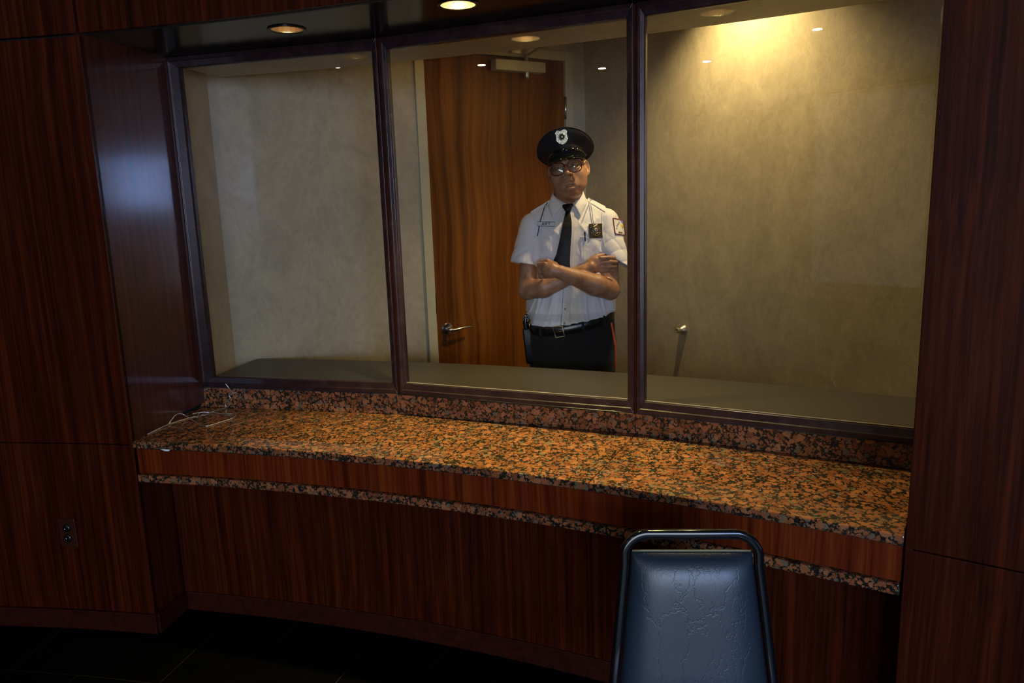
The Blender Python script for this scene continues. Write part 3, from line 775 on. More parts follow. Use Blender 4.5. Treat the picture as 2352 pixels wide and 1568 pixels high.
def cone(X, Y, Z, a, b, ra, rb):
    d = [q - p for p, q in zip(a, b)]; L = sum(q * q for q in d)
    t = np.clip(((X - a[0]) * d[0] + (Y - a[1]) * d[1] + (Z - a[2]) * d[2]) / L, 0, 1)
    return np.sqrt((X - a[0] - t * d[0]) ** 2 + (Y - a[1] - t * d[1]) ** 2 + (Z - a[2] - t * d[2]) ** 2) - (ra + (rb - ra) * t)
def ell(X, Y, Z, c, r):
    x, y, z = (X - c[0]) / r[0], (Y - c[1]) / r[1], (Z - c[2]) / r[2]
    k0 = np.sqrt(x * x + y * y + z * z) + 1e-6; k1 = np.sqrt((x / r[0]) ** 2 + (y / r[1]) ** 2 + (z / r[2]) ** 2) + 1e-6
    return k0 * (k0 - 1) / k1
def loft(prof, p=2.4):
    """stack of superellipses: rows (z, cx, cy, a, b)"""
    A = np.array(prof, float)
    def fn(X, Y, Z):
        q = [np.interp(Z, A[:, 0], A[:, i]) for i in range(1, 5)]
        r = (np.abs((X - q[0]) / q[2]) ** p + np.abs((Y - q[1]) / q[3]) ** p) ** (1 / p)
        d = (r - 1) * np.minimum(q[2], q[3])
        return np.maximum(d, np.maximum(A[0, 0] - Z, Z - A[-1, 0]))
    return fn

def surface_nets(fd, name, mat, parent=None):
    F = fd.F; S_ = F < 0
    c = np.zeros(tuple(n - 1 for n in F.shape), np.uint8)
    for i in (0, 1):
        for j in (0, 1):
            for k_ in (0, 1): c += S_[i:F.shape[0] - 1 + i, j:F.shape[1] - 1 + j, k_:F.shape[2] - 1 + k_]
    act = (c > 0) & (c < 8); ii, jj, kk = np.nonzero(act)
    vid = np.full(act.shape, -1, np.int32); vid[ii, jj, kk] = np.arange(len(ii))
    acc = np.zeros((len(ii), 3)); cnt = np.zeros(len(ii))
    ax = (fd.x, fd.y, fd.z)
    cor = [(0, 0, 0), (1, 0, 0), (0, 1, 0), (1, 1, 0), (0, 0, 1), (1, 0, 1), (0, 1, 1), (1, 1, 1)]
    for a in range(8):
        for b in range(a + 1, 8):
            if sum(abs(p - q) for p, q in zip(cor[a], cor[b])) != 1: continue
            fa = F[ii + cor[a][0], jj + cor[a][1], kk + cor[a][2]]; fb = F[ii + cor[b][0], jj + cor[b][1], kk + cor[b][2]]
            cr_ = (fa < 0) != (fb < 0); t = np.where(cr_, fa / np.where(fa - fb == 0, 1, fa - fb), 0)
            pa = np.stack([ax[0][ii + cor[a][0]], ax[1][jj + cor[a][1]], ax[2][kk + cor[a][2]]], 1)
            pb = np.stack([ax[0][ii + cor[b][0]], ax[1][jj + cor[b][1]], ax[2][kk + cor[b][2]]], 1)
            acc += np.where(cr_[:, None], pa + (pb - pa) * t[:, None], 0); cnt += cr_
    V = acc / cnt[:, None]
    quads = []
    for axis in range(3):
        sh = [slice(None)] * 3; sh2 = [slice(None)] * 3; sh[axis] = slice(0, -1); sh2[axis] = slice(1, None)
        a, b = S_[tuple(sh)], S_[tuple(sh2)]; e = a != b
        o1, o2 = [(1, 2), (2, 0), (0, 1)][axis]
        idx = list(np.nonzero(e)); ok = np.ones(len(idx[0]), bool)
        for o in (o1, o2): ok &= (idx[o] > 0) & (idx[o] < F.shape[o] - 1)
        idx = [q[ok] for q in idx]; flip = a[tuple(idx)]
        def cell(d1, d2):
            q = list(idx); q[o1] = q[o1] + d1; q[o2] = q[o2] + d2; return vid[tuple(q)]
        q = np.stack([cell(-1, -1), cell(0, -1), cell(0, 0), cell(-1, 0)], 1)
        q[~flip] = q[~flip][:, ::-1]; quads.append(q)
    Q = np.concatenate(quads); Q = Q[(Q >= 0).all(1)]
    me = bpy.data.meshes.new(name)
    me.vertices.add(len(V)); me.vertices.foreach_set('co', V.astype(F32).ravel())
    me.loops.add(Q.size); me.loops.foreach_set('vertex_index', Q.ravel().astype(np.int32))
    me.polygons.add(len(Q)); me.polygons.foreach_set('loop_start', np.arange(0, Q.size, 4, dtype=np.int32))
    me.polygons.foreach_set('use_smooth', np.ones(len(Q), bool))
    me.update(calc_edges=True); me.validate()
    if mat: me.materials.append(mat)
    o = bpy.data.objects.new(name, me); COL.objects.link(o)
    if parent is not None: o.parent = parent
    return o

def axis_pts(segs):
    out = [segs[0][0]]
    for a, b, h in segs:
        n = max(1, int(round((b - a) / h))); out += [a + (b - a) * i / n for i in range(1, n + 1)]
    return out

# ---- skin material: tanned, ruddy cheeks and knuckles
k = N('skin'); n1 = k.noise(k.coord(), 26, 4, 0.6); n2 = k.noise(k.coord(), 190, 3, 0.6)
k.set(Base_Color=k.ramp(k.math('ADD', k.math('MULTIPLY', n1, 0.75), k.math('MULTIPLY', n2, 0.25)), [(0.36, (0.30, 0.135, 0.07)), (0.5, (0.40, 0.20, 0.105)), (0.64, (0.48, 0.26, 0.15))]),
      Roughness=0.42, Specular_IOR_Level=0.45, Subsurface_Weight=0.08, Subsurface_Radius=(0.01, 0.004, 0.002))
k.bump(k.math('ADD', n2, k.math('MULTIPLY', n1, 0.5)), 0.22, 0.002); M_SKIN = k.m
k = N('shirt_cotton'); n1 = k.noise(k.coord(), 9, 3); n2 = k.noise(k.coord((1, 1, 1)), 600, 2); n3 = k.noise(k.coord((1, 1, 0.5)), 34, 3, 0.55, 1.2)
k.set(Base_Color=k.ramp(n1, [(0.3, (0.69, 0.67, 0.65)), (0.7, (0.77, 0.75, 0.73))]), Roughness=0.55, Specular_IOR_Level=0.35, Sheen_Weight=0.15)
k.bump(k.math('ADD', k.math('MULTIPLY', n3, 0.8), k.math('MULTIPLY', n2, 0.12)), 0.45, 0.006); M_SHIRT = k.m
k = N('black_serge'); n1 = k.noise(k.coord(), 300, 2); n2 = k.noise(k.coord(), 14, 3)
k.set(Base_Color=k.ramp(k.math('ADD', k.math('MULTIPLY', n1, 0.5), k.math('MULTIPLY', n2, 0.5)), [(0.35, (0.006, 0.0055, 0.006)), (0.65, (0.013, 0.012, 0.013))]), Roughness=0.75, Specular_IOR_Level=0.2, Sheen_Weight=0.1)
k.bump(n1, 0.2, 0.001); M_TROUSER = k.m
M_CAP = m_plain('navy_black_cap_cloth', (0.012, 0.0095, 0.013), 0.55, spec=0.35, var=0.25, scale=20)
M_PATENT = m_plain('black_patent_leather', (0.004, 0.005, 0.004), 0.10, spec=0.6)
M_LEATHER = m_plain('black_leather', (0.006, 0.006, 0.007), 0.22, spec=0.5, var=0.2, scale=80, bump=0.1)
k = N('silver_badge'); nq = k.noise(k.coord(), 240, 2, 0.5)
k.set(Base_Color=k.ramp(nq, [(0.40, (0.17, 0.15, 0.11)), (0.6, (0.40, 0.37, 0.29))]), Metallic=1.0, Roughness=0.28); k.bump(nq, 0.35, 0.0015); M_SILVER = k.m
M_DKSILVER = m_metal('tarnished_silver', (0.26, 0.23, 0.19), 0.3)
M_BRASS = m_metal('old_brass', (0.45, 0.32, 0.16), 0.3)
M_HAIR = m_plain('grey_brown_hair', (0.055, 0.042, 0.03), 0.6, var=0.5, scale=160, bump=0.6, stretch=(1, 1, 0.2))
M_TIE = m_plain('black_tie', (0.004, 0.004, 0.005), 0.5, spec=0.3)
M_ORANGE = m_plain('orange_red_braid', (0.85, 0.11, 0.015), 0.6, var=0.06)
M_RED = m_plain('dark_red_thread', (0.22, 0.02, 0.02), 0.6)
M_PWHITE = m_plain('white_enamel', (0.72, 0.72, 0.70), 0.3, var=0.03)
M_INK = m_plain('black_ink', (0.01, 0.01, 0.012), 0.5)
M_YEL = m_plain('yellow_thread', (0.75, 0.55, 0.03), 0.6)
M_TORT = m_plain('tortoiseshell', (0.10, 0.022, 0.008), 0.15, var=0.6, scale=90)
M_LENS = m_glass('spectacle_lens', (0.90, 0.91, 0.91), 2.2)
M_LIP = m_plain('lip', (0.32, 0.12, 0.075), 0.4)

# ---- head: evaluated in its own frame, turned, tilted back and leaning
HC = np.array([0.014, -0.012, 1.738])
def rot(ax, a):
    c_, s_ = math.cos(a), math.sin(a)
    return np.array({'x': [[1, 0, 0], [0, c_, -s_], [0, s_, c_]], 'y': [[c_, 0, s_], [0, 1, 0], [-s_, 0, c_]], 'z': [[c_, -s_, 0], [s_, c_, 0], [0, 0, 1]]}[ax])
HR = rot('z', math.radians(-9)) @ rot('y', math.radians(-9)) @ rot('x', math.radians(-8))
def head_local(X, Y, Z):
    d = (X - HC[0], Y - HC[1], Z - HC[2])
    return [HR[0, i] * d[0] + HR[1, i] * d[1] + HR[2, i] * d[2] for i in range(3)]
HM = Matrix([list(HR[i]) + [HC[i]] for i in range(3)] + [[0, 0, 0, 1]])

def head_sdf(X, Y, Z):
    x, y, z = head_local(X, Y, Z); ax_ = np.abs(x)
    d = ell(x, y, z, (0, 0.018, 0.035), (0.076, 0.096, 0.082))
    d = smin(d, ell(x, y, z, (0, -0.018, -0.035), (0.069, 0.073, 0.082)), 0.03)
    d = smin(d, ell(ax_, y, z, (0.027, -0.030, -0.080), (0.035, 0.050, 0.037)), 0.03)
    d = smin(d, ell(ax_, y, z, (0.046, -0.004, -0.050), (0.031, 0.048, 0.046)), 0.03)
    d = smin(d, ell(x, y, z, (0, -0.076, -0.101), (0.024, 0.022, 0.018)), 0.020)
    d = smin(d, ell(x, y, z, (0, -0.026, -0.120), (0.042, 0.048, 0.024)), 0.022)
    d = smin(d, ell(ax_, y, z, (0.046, -0.052, -0.034), (0.029, 0.028, 0.033)), 0.022)
    d = smin(d, ell(x, y, z, (0, -0.0640, -0.070), (0.036, 0.0305, 0.030)), 0.020)
    d = smin(d, cone(ax_, y, z, (0.010, -0.091, 0.019), (0.046, -0.073, 0.018), 0.010, 0.009), 0.014)
    d = smax(d, -ell(ax_, y, z, (0.032, -0.100, -0.001), (0.019, 0.020, 0.013)), 0.010)
    d = smin(d, ell(ax_, y, z, (0.032, -0.0785, 0.0040), (0.0155, 0.0132, 0.0088)), 0.003)
    d = smin(d, ell(ax_, y, z, (0.032, -0.0780, -0.0092), (0.0150, 0.0125, 0.0062)), 0.004)
    d = smin(d, ell(ax_, y, z, (0.033, -0.0760, -0.0170), (0.0160, 0.0120, 0.0070)), 0.006)
    d = smin(d, cone(x, y, z, (0, -0.086, 0.012), (0, -0.110, -0.032), 0.0078, 0.0105), 0.012)
    d = smin(d, ell(x, y, z, (0, -0.1135, -0.0365), (0.0125, 0.0115, 0.0105)), 0.008)
    d = smin(d, ell(ax_, y, z, (0.0170, -0.0970, -0.0405), (0.0088, 0.0135, 0.0092)), 0.005)
    d = smax(d, -ell(ax_, y, z, (0.0095, -0.1065, -0.0500), (0.0054, 0.0078, 0.0056)), 0.002)
    d = smin(d, ell(x, y, z, (0, -0.0800, -0.0840), (0.024, 0.0100, 0.0090)), 0.020)
    g_ = np.minimum(cone(ax_, y, z, (0.0, -0.0945, -0.0735), (0.017, -0.0908, -0.0736), 0.0024, 0.0022), cone(ax_, y, z, (0.017, -0.0908, -0.0736), (0.031, -0.0800, -0.0750), 0.0022, 0.0008))
    d = smax(d, -g_, 0.0022)
    d = smax(d, -cone(ax_, y, z, (0.0, -0.0975, -0.0915), (0.018, -0.0880, -0.0910), 0.0018, 0.0010), 0.016)
    # ears
    ce, se = math.cos(0.55), math.sin(0.55)
    eu = (ax_ - 0.085) * ce - (y - 0.016) * se; ev = (ax_ - 0.085) * se + (y - 0.016) * ce
    e = ell(eu, ev, z, (0, 0, -0.006), (0.0085, 0.0215, 0.036))
    e = smax(e, -ell(eu, ev, z, (0.0090, -0.002, -0.001), (0.0135, 0.0145, 0.0270)), 0.003)
    e = smin(e, ell(eu, ev, z, (0.002, -0.011, -0.014), (0.0050, 0.0060, 0.0080)), 0.004)
    e = smin(e, ell(eu, ev, z, (0.000, -0.010, -0.036), (0.0070, 0.0090, 0.0105)), 0.006)
    e = smin(e, ell(ax_, y, z, (0.070, 0.014, -0.008), (0.011, 0.012, 0.024)), 0.006)
    d = smin(d, e, 0.006)
    return d

xs = axis_pts([(-0.33, -0.11, 0.0032), (-0.11, 0.135, 0.0023), (0.135, 0.34, 0.0032)])
ys = axis_pts([(-0.34, -0.15, 0.0034), (-0.15, 0.14, 0.0028), (0.14, 0.22, 0.006)])
zs = axis_pts([(-0.02, 0.10, 0.006), (0.10, 0.95, 0.016), (0.95, 1.13, 0.007), (1.13, 1.37, 0.003), (1.37, 1.56, 0.006), (1.56, 1.87, 0.0022)])
bd = Field(xs, ys, zs)
bd.add(head_sdf, (-0.12, -0.16, 1.58), (0.15, 0.14, 1.87), 0.0, 0.0)
# neck and torso
bd.cone((0.014, 0.022, 1.52), (0.014, 0.004, 1.665), 0.066, 0.062, 0.02)
TP = [(0.80, 0.02, 0.01, 0.17, 0.115), (0.95, 0.018, 0.01, 0.186, 0.12), (1.10, 0.016, 0.0, 0.178, 0.118), (1.30, 0.015, 0.0, 0.172, 0.105), (1.45, 0.015, 0.005, 0.165, 0.095), (1.52, 0.015, 0.01, 0.11, 0.07), (1.56, 0.015, 0.01, 0.06, 0.055)]
bd.add(loft(TP), (-0.19, -0.14, 0.78), (0.21, 0.14, 1.58), 0.02)
# legs and feet
for sx, hx in ((-1, -0.075), (1, 0.112)):
    bd.cone((hx, 0.01, 0.86), (hx + sx * 0.012, -0.005, 0.48), 0.088, 0.058, 0.03)
    bd.cone((hx + sx * 0.012, -0.005, 0.48), (hx + sx * 0.018, 0.02, 0.09), 0.056, 0.036, 0.02)
    bd.cone((hx + sx * 0.018, 0.025, 0.055), (hx + sx * 0.045, -0.13, 0.035), 0.040, 0.028, 0.02)
# arms: near one in the picture first (his right), then his left lying over it
bd.cone((-0.150, 0.005, 1.480), (-0.188, -0.085, 1.196), 0.052, 0.043, 0.02)
bd.cone((-0.190, -0.088, 1.196), (-0.115, -0.150, 1.214), 0.041, 0.047, 0.012)
bd.cone((-0.115, -0.150, 1.214), (0.062, -0.182, 1.285), 0.046, 0.029, 0.01)
bd.cone((0.185, 0.005, 1.488), (0.188, -0.105, 1.188), 0.053, 0.046, 0.02)
bd.cone((0.188, -0.112, 1.190), (0.115, -0.190, 1.222), 0.046, 0.0505, 0.012)
bd.cone((0.115, -0.190, 1.222), (-0.046, -0.245, 1.290), 0.050, 0.029, 0.005)
# his left hand: a loose fist tucked at the other elbow crease
bd.cone((-0.046, -0.245, 1.290), (-0.080, -0.243, 1.301), 0.0285, 0.031, 0.008)
bd.ell((-0.092, -0.240, 1.300), (0.036, 0.024, 0.037), 0.010)
for i in range(4):
    zk = 1.328 - 0.0185 * i; xo = -0.004 * abs(i - 1)
    a = (-0.116 - xo, -0.243 + 0.003 * i, zk); b = (-0.140 - xo, -0.216 + 0.003 * i, zk - 0.003); c_ = (-0.128 - xo, -0.184, zk - 0.005)
    bd.cone(a, b, 0.0105, 0.0100, 0.005); bd.cone(b, c_, 0.0098, 0.0085, 0.003)
bd.cone((-0.066, -0.226, 1.322), (-0.100, -0.216, 1.338), 0.0125, 0.0105, 0.008); bd.cone((-0.100, -0.216, 1.338), (-0.126, -0.194, 1.336), 0.0100, 0.0085, 0.004)
# his right hand lying flat on the other upper arm
bd.cone((0.062, -0.182, 1.285), (0.095, -0.178, 1.302), 0.028, 0.026, 0.008)
bd.ell((0.118, -0.172, 1.312), (0.040, 0.017, 0.036), 0.010)
for i in range(4):
    zk = 1.340 - 0.0185 * i; ln = (0.0, 0.008, 0.004, -0.008)[i]
    a = (0.142, -0.176 + 0.001 * i, zk); b = (0.176 + ln, -0.168, zk + 0.001 - 0.001 * i); c_ = (0.206 + ln, -0.150, zk - 0.003)
    bd.cone(a, b, 0.0108, 0.0096, 0.005); bd.cone(b, c_, 0.0095, 0.0078, 0.003)
bd.cone((0.090, -0.166, 1.325), (0.126, -0.150, 1.346), 0.0125, 0.0105, 0.008); bd.cone((0.126, -0.150, 1.346), (0.158, -0.136, 1.352), 0.0100, 0.0082, 0.004)
person = surface_nets(bd, 'person', M_SKIN); del bd
person.location = (PX, PY, 0)
tag(person, 'guard with folded arms in peaked cap, white shirt and black tie standing before the door', 'person')

# ---- shirt
def sn(X, Y, Z, f_, ph): return np.sin(X * f_[0] + Y * f_[1] + Z * f_[2] + ph)
def ridge(X, Y, Z, f_, ph): return (1 - np.abs(np.sin(X * f_[0] + Y * f_[1] + Z * f_[2] + ph))) ** 2
def belt_z(x, y): return 1.064 + 0.15 * x + 0.22 * y
def win(Z, lo, hi, s_): return np.clip((Z - lo) / s_, 0, 1) * np.clip((hi - Z) / s_, 0, 1)
SP = [(0.98, 0.016, 0.0, 0.196, 0.130), (1.05, 0.016, 0.0, 0.199, 0.136), (1.09, 0.016, -0.004, 0.213, 0.149), (1.16, 0.018, -0.004, 0.213, 0.150), (1.30, 0.015, 0.0, 0.200, 0.128), (1.42, 0.015, 0.0, 0.186, 0.118),
      (1.48, 0.015, 0.002, 0.176, 0.106), (1.515, 0.015, 0.006, 0.155, 0.094), (1.55, 0.015, 0.010, 0.105, 0.082), (1.585, 0.015, 0.012, 0.074, 0.072), (1.60, 0.015, 0.012, 0.068, 0.068)]
shf = Field(axis_pts([(-0.31, 0.34, 0.0036)]), axis_pts([(-0.22, 0.19, 0.0036)]), axis_pts([(0.99, 1.64, 0.0036)]))
def torso(X, Y, Z):
    d = loft(SP, 2.35)(X, Y, Z)
    front = np.clip(-(Y + 0.02) / 0.06, 0, 1)
    lowf = win(Z, 1.0, 1.20, 0.05) * front
    fan = (X - 0.01) * 1.6 + 0.35 * (X - 0.01) * (Z - 1.05) / 0.1
    d = d - 0.0085 * lowf * (ridge(fan, 0, Z, (24, 0, 3), 0.5) + 0.7 * ridge(fan, 0, Z, (41, 0, -6), 1.7) - 0.5)
    midf = win(Z, 1.16, 1.57, 0.08) * front * np.clip((np.abs(X - 0.01) - 0.025) / 0.03, 0, 1)
    sx_ = np.abs(X - 0.012)
    d = d - 0.0060 * midf * (ridge(sx_, 0, Z, (30, 0, 22), 0.4) * 0.9 + 0.8 * ridge(sx_, 0, Z, (26, 0, -30), 1.2) - 0.5)
    return d
shf.add(torso, (-0.25, -0.2, 0.99), (0.28, 0.19, 1.62), 0.0)
# shoulders
shf.cone((-0.05, 0.008, 1.545), (-0.150, 0.004, 1.494), 0.052, 0.052, 0.03); shf.cone((0.08, 0.008, 1.553), (0.182, 0.004, 1.502), 0.052, 0.053, 0.03)
def sleeve(a, b, ra, rb, hc, hn, seed):
    hn = np.array(hn) / np.linalg.norm(hn)
    def fn(X, Y, Z):
        d = cone(X, Y, Z, a, b, ra, rb)
        t = np.clip((a[2] + 0.02 - Z) / (a[2] - hc[2]), 0, 1)
        disp = 0.0045 * t * (ridge(X, Y, Z, (34, 30, 24), seed) - 0.4) + 0.0040 * t * (ridge(X, Y, Z, (-26, 34, 40), seed * 2) - 0.4)
        d = d + disp
        pl = (X - hc[0]) * hn[0] + (Y - hc[1]) * hn[1] + (Z - hc[2]) * hn[2]
        inner = np.maximum(d + 0.0085, pl - 0.03)
        d = np.maximum(d, -pl)
        return np.maximum(d, -inner)
    lo = [min(p, q) - 0.08 for p, q in zip(a, b)]; hi = [max(p, q) + 0.08 for p, q in zip(a, b)]
    shf.add(fn, lo, hi, 0.006)
sleeve((-0.150, 0.004, 1.484), (-0.216, -0.075, 1.27), 0.064, 0.060, (-0.214, -0.055, 1.318), (0.18, 0.12, 1.0), 1.3)
sleeve((0.184, 0.004, 1.492), (0.220, -0.080, 1.26), 0.066, 0.074, (0.212, -0.060, 1.322), (0.50, 0.10, 0.86), 2.6)
shf.cut(lambda X, Y, Z: cone(X, Y, Z, (0.014, 0.012, 1.54), (0.013, 0.0, 1.68), 0.054, 0.064), (-0.12, -0.12, 1.53), (0.15, 0.15, 1.65), 0.003)
shf.cut(lambda X, Y, Z: ell(X, Y, Z, (0.010, -0.075, 1.605), (0.036, 0.060, 0.042)), (-0.08, -0.16, 1.54), (0.10, 0.02, 1.66), 0.004)
shf.cut(lambda X, Y, Z: Z - belt_z(X, Y) + 0.002 + 0 * X, (-0.3, -0.22, 0.98), (0.33, 0.19, 1.09), 0.002)
shirt = surface_nets(shf, 'shirt', M_SHIRT, person)
SH = shf.front(); SHX, SHZ = shf.x, shf.z; del shf

def hmap(H_, gx, gz):
    def fy(x, z):
        i = np.clip(np.searchsorted(gx, x) - 1, 0, len(gx) - 2); kq = np.clip(np.searchsorted(gz, z) - 1, 0, len(gz) - 2)
        u = (x - gx[i]) / (gx[i + 1] - gx[i]); v_ = (z - gz[kq]) / (gz[kq + 1] - gz[kq])
        q = np.array([[H_[i, kq], H_[i, kq + 1]], [H_[i + 1, kq], H_[i + 1, kq + 1]]])
        if np.isnan(q).all(): return float('nan')
        q = np.where(np.isnan(q), np.nanmean(q), q)
        return float(q[0, 0] * (1 - u) * (1 - v_) + q[1, 0] * u * (1 - v_) + q[0, 1] * (1 - u) * v_ + q[1, 1] * u * v_)
    return fy
fy = hmap(SH, SHX, SHZ)

def drape(name, quad, mat, parent, off=0.002, th=0.003, nu=8, nv=8, fyf=None, smooth_it=1, flat=False, pillow=0.0):
    """thin solid patch laid over the cloth; quad = four (x, z) corners"""
    fyf = fyf or fy; A, B_, C_, D_ = [np.array(q, float) for q in quad]
    G = np.zeros((nu + 1, nv + 1, 3))
    for i in range(nu + 1):
        for j in range(nv + 1):
            u, t = i / nu, j / nv; q = (A * (1 - u) + B_ * u) * (1 - t) + (D_ * (1 - u) + C_ * u) * t
            G[i, j] = (q[0], fyf(q[0], q[1]), q[1])
    Yv = G[:, :, 1]; Yv[np.isnan(Yv)] = np.nanmax(Yv) if not np.isnan(Yv).all() else -0.1
    if flat:
        Mx = np.c_[G[:, :, 0].ravel(), G[:, :, 2].ravel(), np.ones(G[:, :, 0].size)]; s_ = np.linalg.lstsq(Mx, Yv.ravel(), rcond=None)[0]
        Yv = (Mx @ s_).reshape(Yv.shape); 
    for _ in range(smooth_it):
        Y2 = Yv.copy(); Y2[1:-1, 1:-1] = (Yv[:-2, 1:-1] + Yv[2:, 1:-1] + Yv[1:-1, :-2] + Yv[1:-1, 2:] + 2 * Yv[1:-1, 1:-1]) / 6; Yv = Y2
    v = []; f = []
    W_ = nv + 1
    for s_ in (0, 1):
        for i in range(nu + 1):
            for j in range(nv + 1):
                b = pillow * (1 - abs(2 * i / nu - 1) ** 3) * (1 - abs(2 * j / nv - 1) ** 3)
                v.append((G[i, j, 0], Yv[i, j] - off - (th + b if s_ == 0 else 0) + (0.004 if s_ else 0), G[i, j, 2]))
    o_ = W_ * (nu + 1)
    for i in range(nu):
        for j in range(nv):
            a = i * W_ + j; f.append((a, a + W_, a + W_ + 1, a + 1)); f.append((o_ + a, o_ + a + 1, o_ + a + W_ + 1, o_ + a + W_))
    for j in range(nv): f.append((j, j + 1, o_ + j + 1, o_ + j)); b = nu * W_ + j; f.append((b, o_ + b, o_ + b + 1, b + 1))
    for i in range(nu): a = i * W_; f.append((a, o_ + a, o_ + a + W_, a + W_)); b = a + nv; f.append((b, b + W_, o_ + b + W_, o_ + b))
    return auto_smooth(mesh_obj(name, v, f, mat, parent), 40)

def outline(name, pts, r, mat, parent, off=0.003, closed=False, fyf=None, n=6):
    fyf = fyf or fy
    q = []
    for x, z in pts:
        y = fyf(x, z); q.append((x, (y if y == y else (q[-1][1] + off if q else -0.1)) - off, z))
    return mesh_obj(name, *tube(q, r, n, closed), mat, parent, True)
def lerp_path(pts, n): 
    out = []
    for (a, b), (c_, d_) in zip(pts[:-1], pts[1:]):
        out += [(a + (c_ - a) * i / n, b + (d_ - b) * i / n) for i in range(n)]
    return out + [pts[-1]]

# collar: two pointed flaps over a band
def leaf3(name, rows, mat, parent, th=0.0035):
    """sheet from rows of 3-D points, thickened towards the camera"""
    nr, nc = len(rows), len(rows[0]); v = []; f = []
    for s_ in (0, 1):
        for r_ in rows:
            for p in r_: v.append((p[0], p[1] - (th if s_ == 0 else 0), p[2] + (0.001 if s_ == 0 else 0)))
    o_ = nr * nc
    for i in range(nr - 1):
        for j in range(nc - 1):
            a = i * nc + j; f.append((a, a + 1, a + nc + 1, a + nc)); f.append((o_ + a, o_ + a + nc, o_ + a + nc + 1, o_ + a + 1))
    for j in range(nc - 1): f.append((j, o_ + j, o_ + j + 1, j + 1)); b = (nr - 1) * nc + j; f.append((b, b + 1, o_ + b + 1, o_ + b))
    for i in range(nr - 1): a = i * nc; f.append((a, a + nc, o_ + a + nc, o_ + a)); b = a + nc - 1; f.append((b, o_ + b, o_ + b + nc, b + nc))
    return mesh_obj(name, v, f, mat, parent, True)
def collar(side):
    # inner (neck) edge runs round the neck, outer edge falls on the shirt and ends in a point
    s_ = side; rows = []
    cx0, cy0 = 0.014, 0.006
    n = 16
    for i in range(n + 1):
        t = i / n; ang = math.radians(-90 + s_ * (12 + 120 * t))
        zi = 1.584 + 0.060 * min(1, t * 1.3) + (0.004 if s_ > 0 else -0.006) * t
        pin = (cx0 + (0.064 + 0.006 * t) * math.cos(ang), cy0 + (0.066 + 0.004 * t) * math.sin(ang), zi)
        # point of the collar at t = 0
        xo = (0.060 if s_ > 0 else -0.066) * (1 - t) ** 1.0 + (0.105 * s_) * t
        if t < 0.62:
            xo = ((0.060 if s_ > 0 else -0.067) + ((0.097 if s_ > 0 else -0.084) - (0.060 if s_ > 0 else -0.067)) * (t / 0.62))
            zo = 1.522 + (1.583 - 1.522) * (t / 0.62)
            yo = fy(xo, zo); yo = (yo if yo == yo else -0.06) - 0.006
            last = (xo, yo, zo, ang)
        else:
            u = (t - 0.62) / 0.38; a2 = math.radians(-90 + s_ * (12 + 120 * t))
            tx, ty = cx0 + 0.094 * math.cos(a2), cy0 + 0.092 * math.sin(a2)
            xo, yo, zo = last[0] + (tx - last[0]) * min(1, u * 1.6), last[1] + (ty - last[1]) * min(1, u * 1.6), last[2] + (1.598 - last[2]) * u
        row = []
        for j in range(6):
            q = j / 5; bow = 0.006 * math.sin(math.pi * q)
            row.append((pin[0] + (xo - pin[0]) * q, pin[1] + (yo - pin[1]) * q - bow, pin[2] + (zo - pin[2]) * q + bow * 0.6))
        rows.append(row)
    return leaf3('collar', rows, M_SHIRT, shirt)
collar(-1); collar(1)
# neckband inside the collar
prof = [(0.062, 1.56), (0.066, 1.56), (0.067, 1.60), (0.069, 1.622), (0.065, 1.622), (0.062, 1.60)]
nb = lathe([(r_, z_ - 1.56) for r_, z_ in prof] + [(0.062, 0.0)], 36)
nb = ([Vector((p[0] + 0.014, p[1] * 1.02 + 0.012, p[2] + 1.548 + 0.030 * max(0, p[1]) / 0.066 - 0.115 * max(0, -p[1]) / 0.066)) for p in nb[0]], nb[1])
mesh_obj('neckband', *nb, M_SHIRT, shirt, True)
# placket, buttons, pockets, seams
pl_ = [(0.016, 1.545), (0.010, 1.40), (-0.006, 1.25), (-0.018, 1.12), (-0.024, 1.035)]
for (xa, za), (xb, zb) in zip(pl_[:-1], pl_[1:]):
    drape('placket', [(xa - 0.017, za), (xa + 0.017, za), (xb + 0.017, zb), (xb - 0.017, zb)], M_SHIRT, shirt, 0.0012, 0.0022, 5, 10)
outline('seam', lerp_path([(x - 0.0165, z) for x, z in pl_[2:]], 12), 0.0011, M_DKSILVER, shirt, 0.0036)
for bx, bz in ((-0.019, 1.113), (-0.0225, 1.045), (-0.004, 1.30)):
    yb = fy(bx, bz)
    T = Matrix.Translation((bx, yb - 0.0035, bz)) @ Matrix.Rotation(math.pi / 2, 4, 'X')
    mesh_obj('button', *xf(lathe([(0.0005, 0.001), (0.003, 0.001), (0.0042, 0.0022), (0.0058, 0.0022), (0.006, 0.0), (0.006, -0.002)], 16), T), m_plain('grey_button', (0.22, 0.21, 0.20), 0.3), shirt, True)
def pocket(q, fl):
    p_ = drape('pocket', q, M_SHIRT, shirt, 0.0018, 0.0026, 10, 12, pillow=0.003)
    (xa, za), (xb, zb) = q[0], q[1]
    outline('pocket_edge', lerp_path([(xa, za), (xb, zb)], 10), 0.0016, M_SHIRT, p_, 0.0046)
pocket([(-0.160, 1.441), (-0.078, 1.437), (-0.079, 1.300), (-0.155, 1.304)], 0)
pocket([(0.056, 1.434), (0.150, 1.418), (0.136, 1.29), (0.062, 1.29)], 0)
for pth in ([(-0.152, 1.535), (-0.140, 1.49), (-0.148, 1.43), (-0.163, 1.36)], [(0.166, 1.55), (0.160, 1.49), (0.163, 1.43), (0.168, 1.385)]):
    outline('armhole_seam', lerp_path(pth, 10), 0.0014, M_SHIRT, shirt, 0.0015)
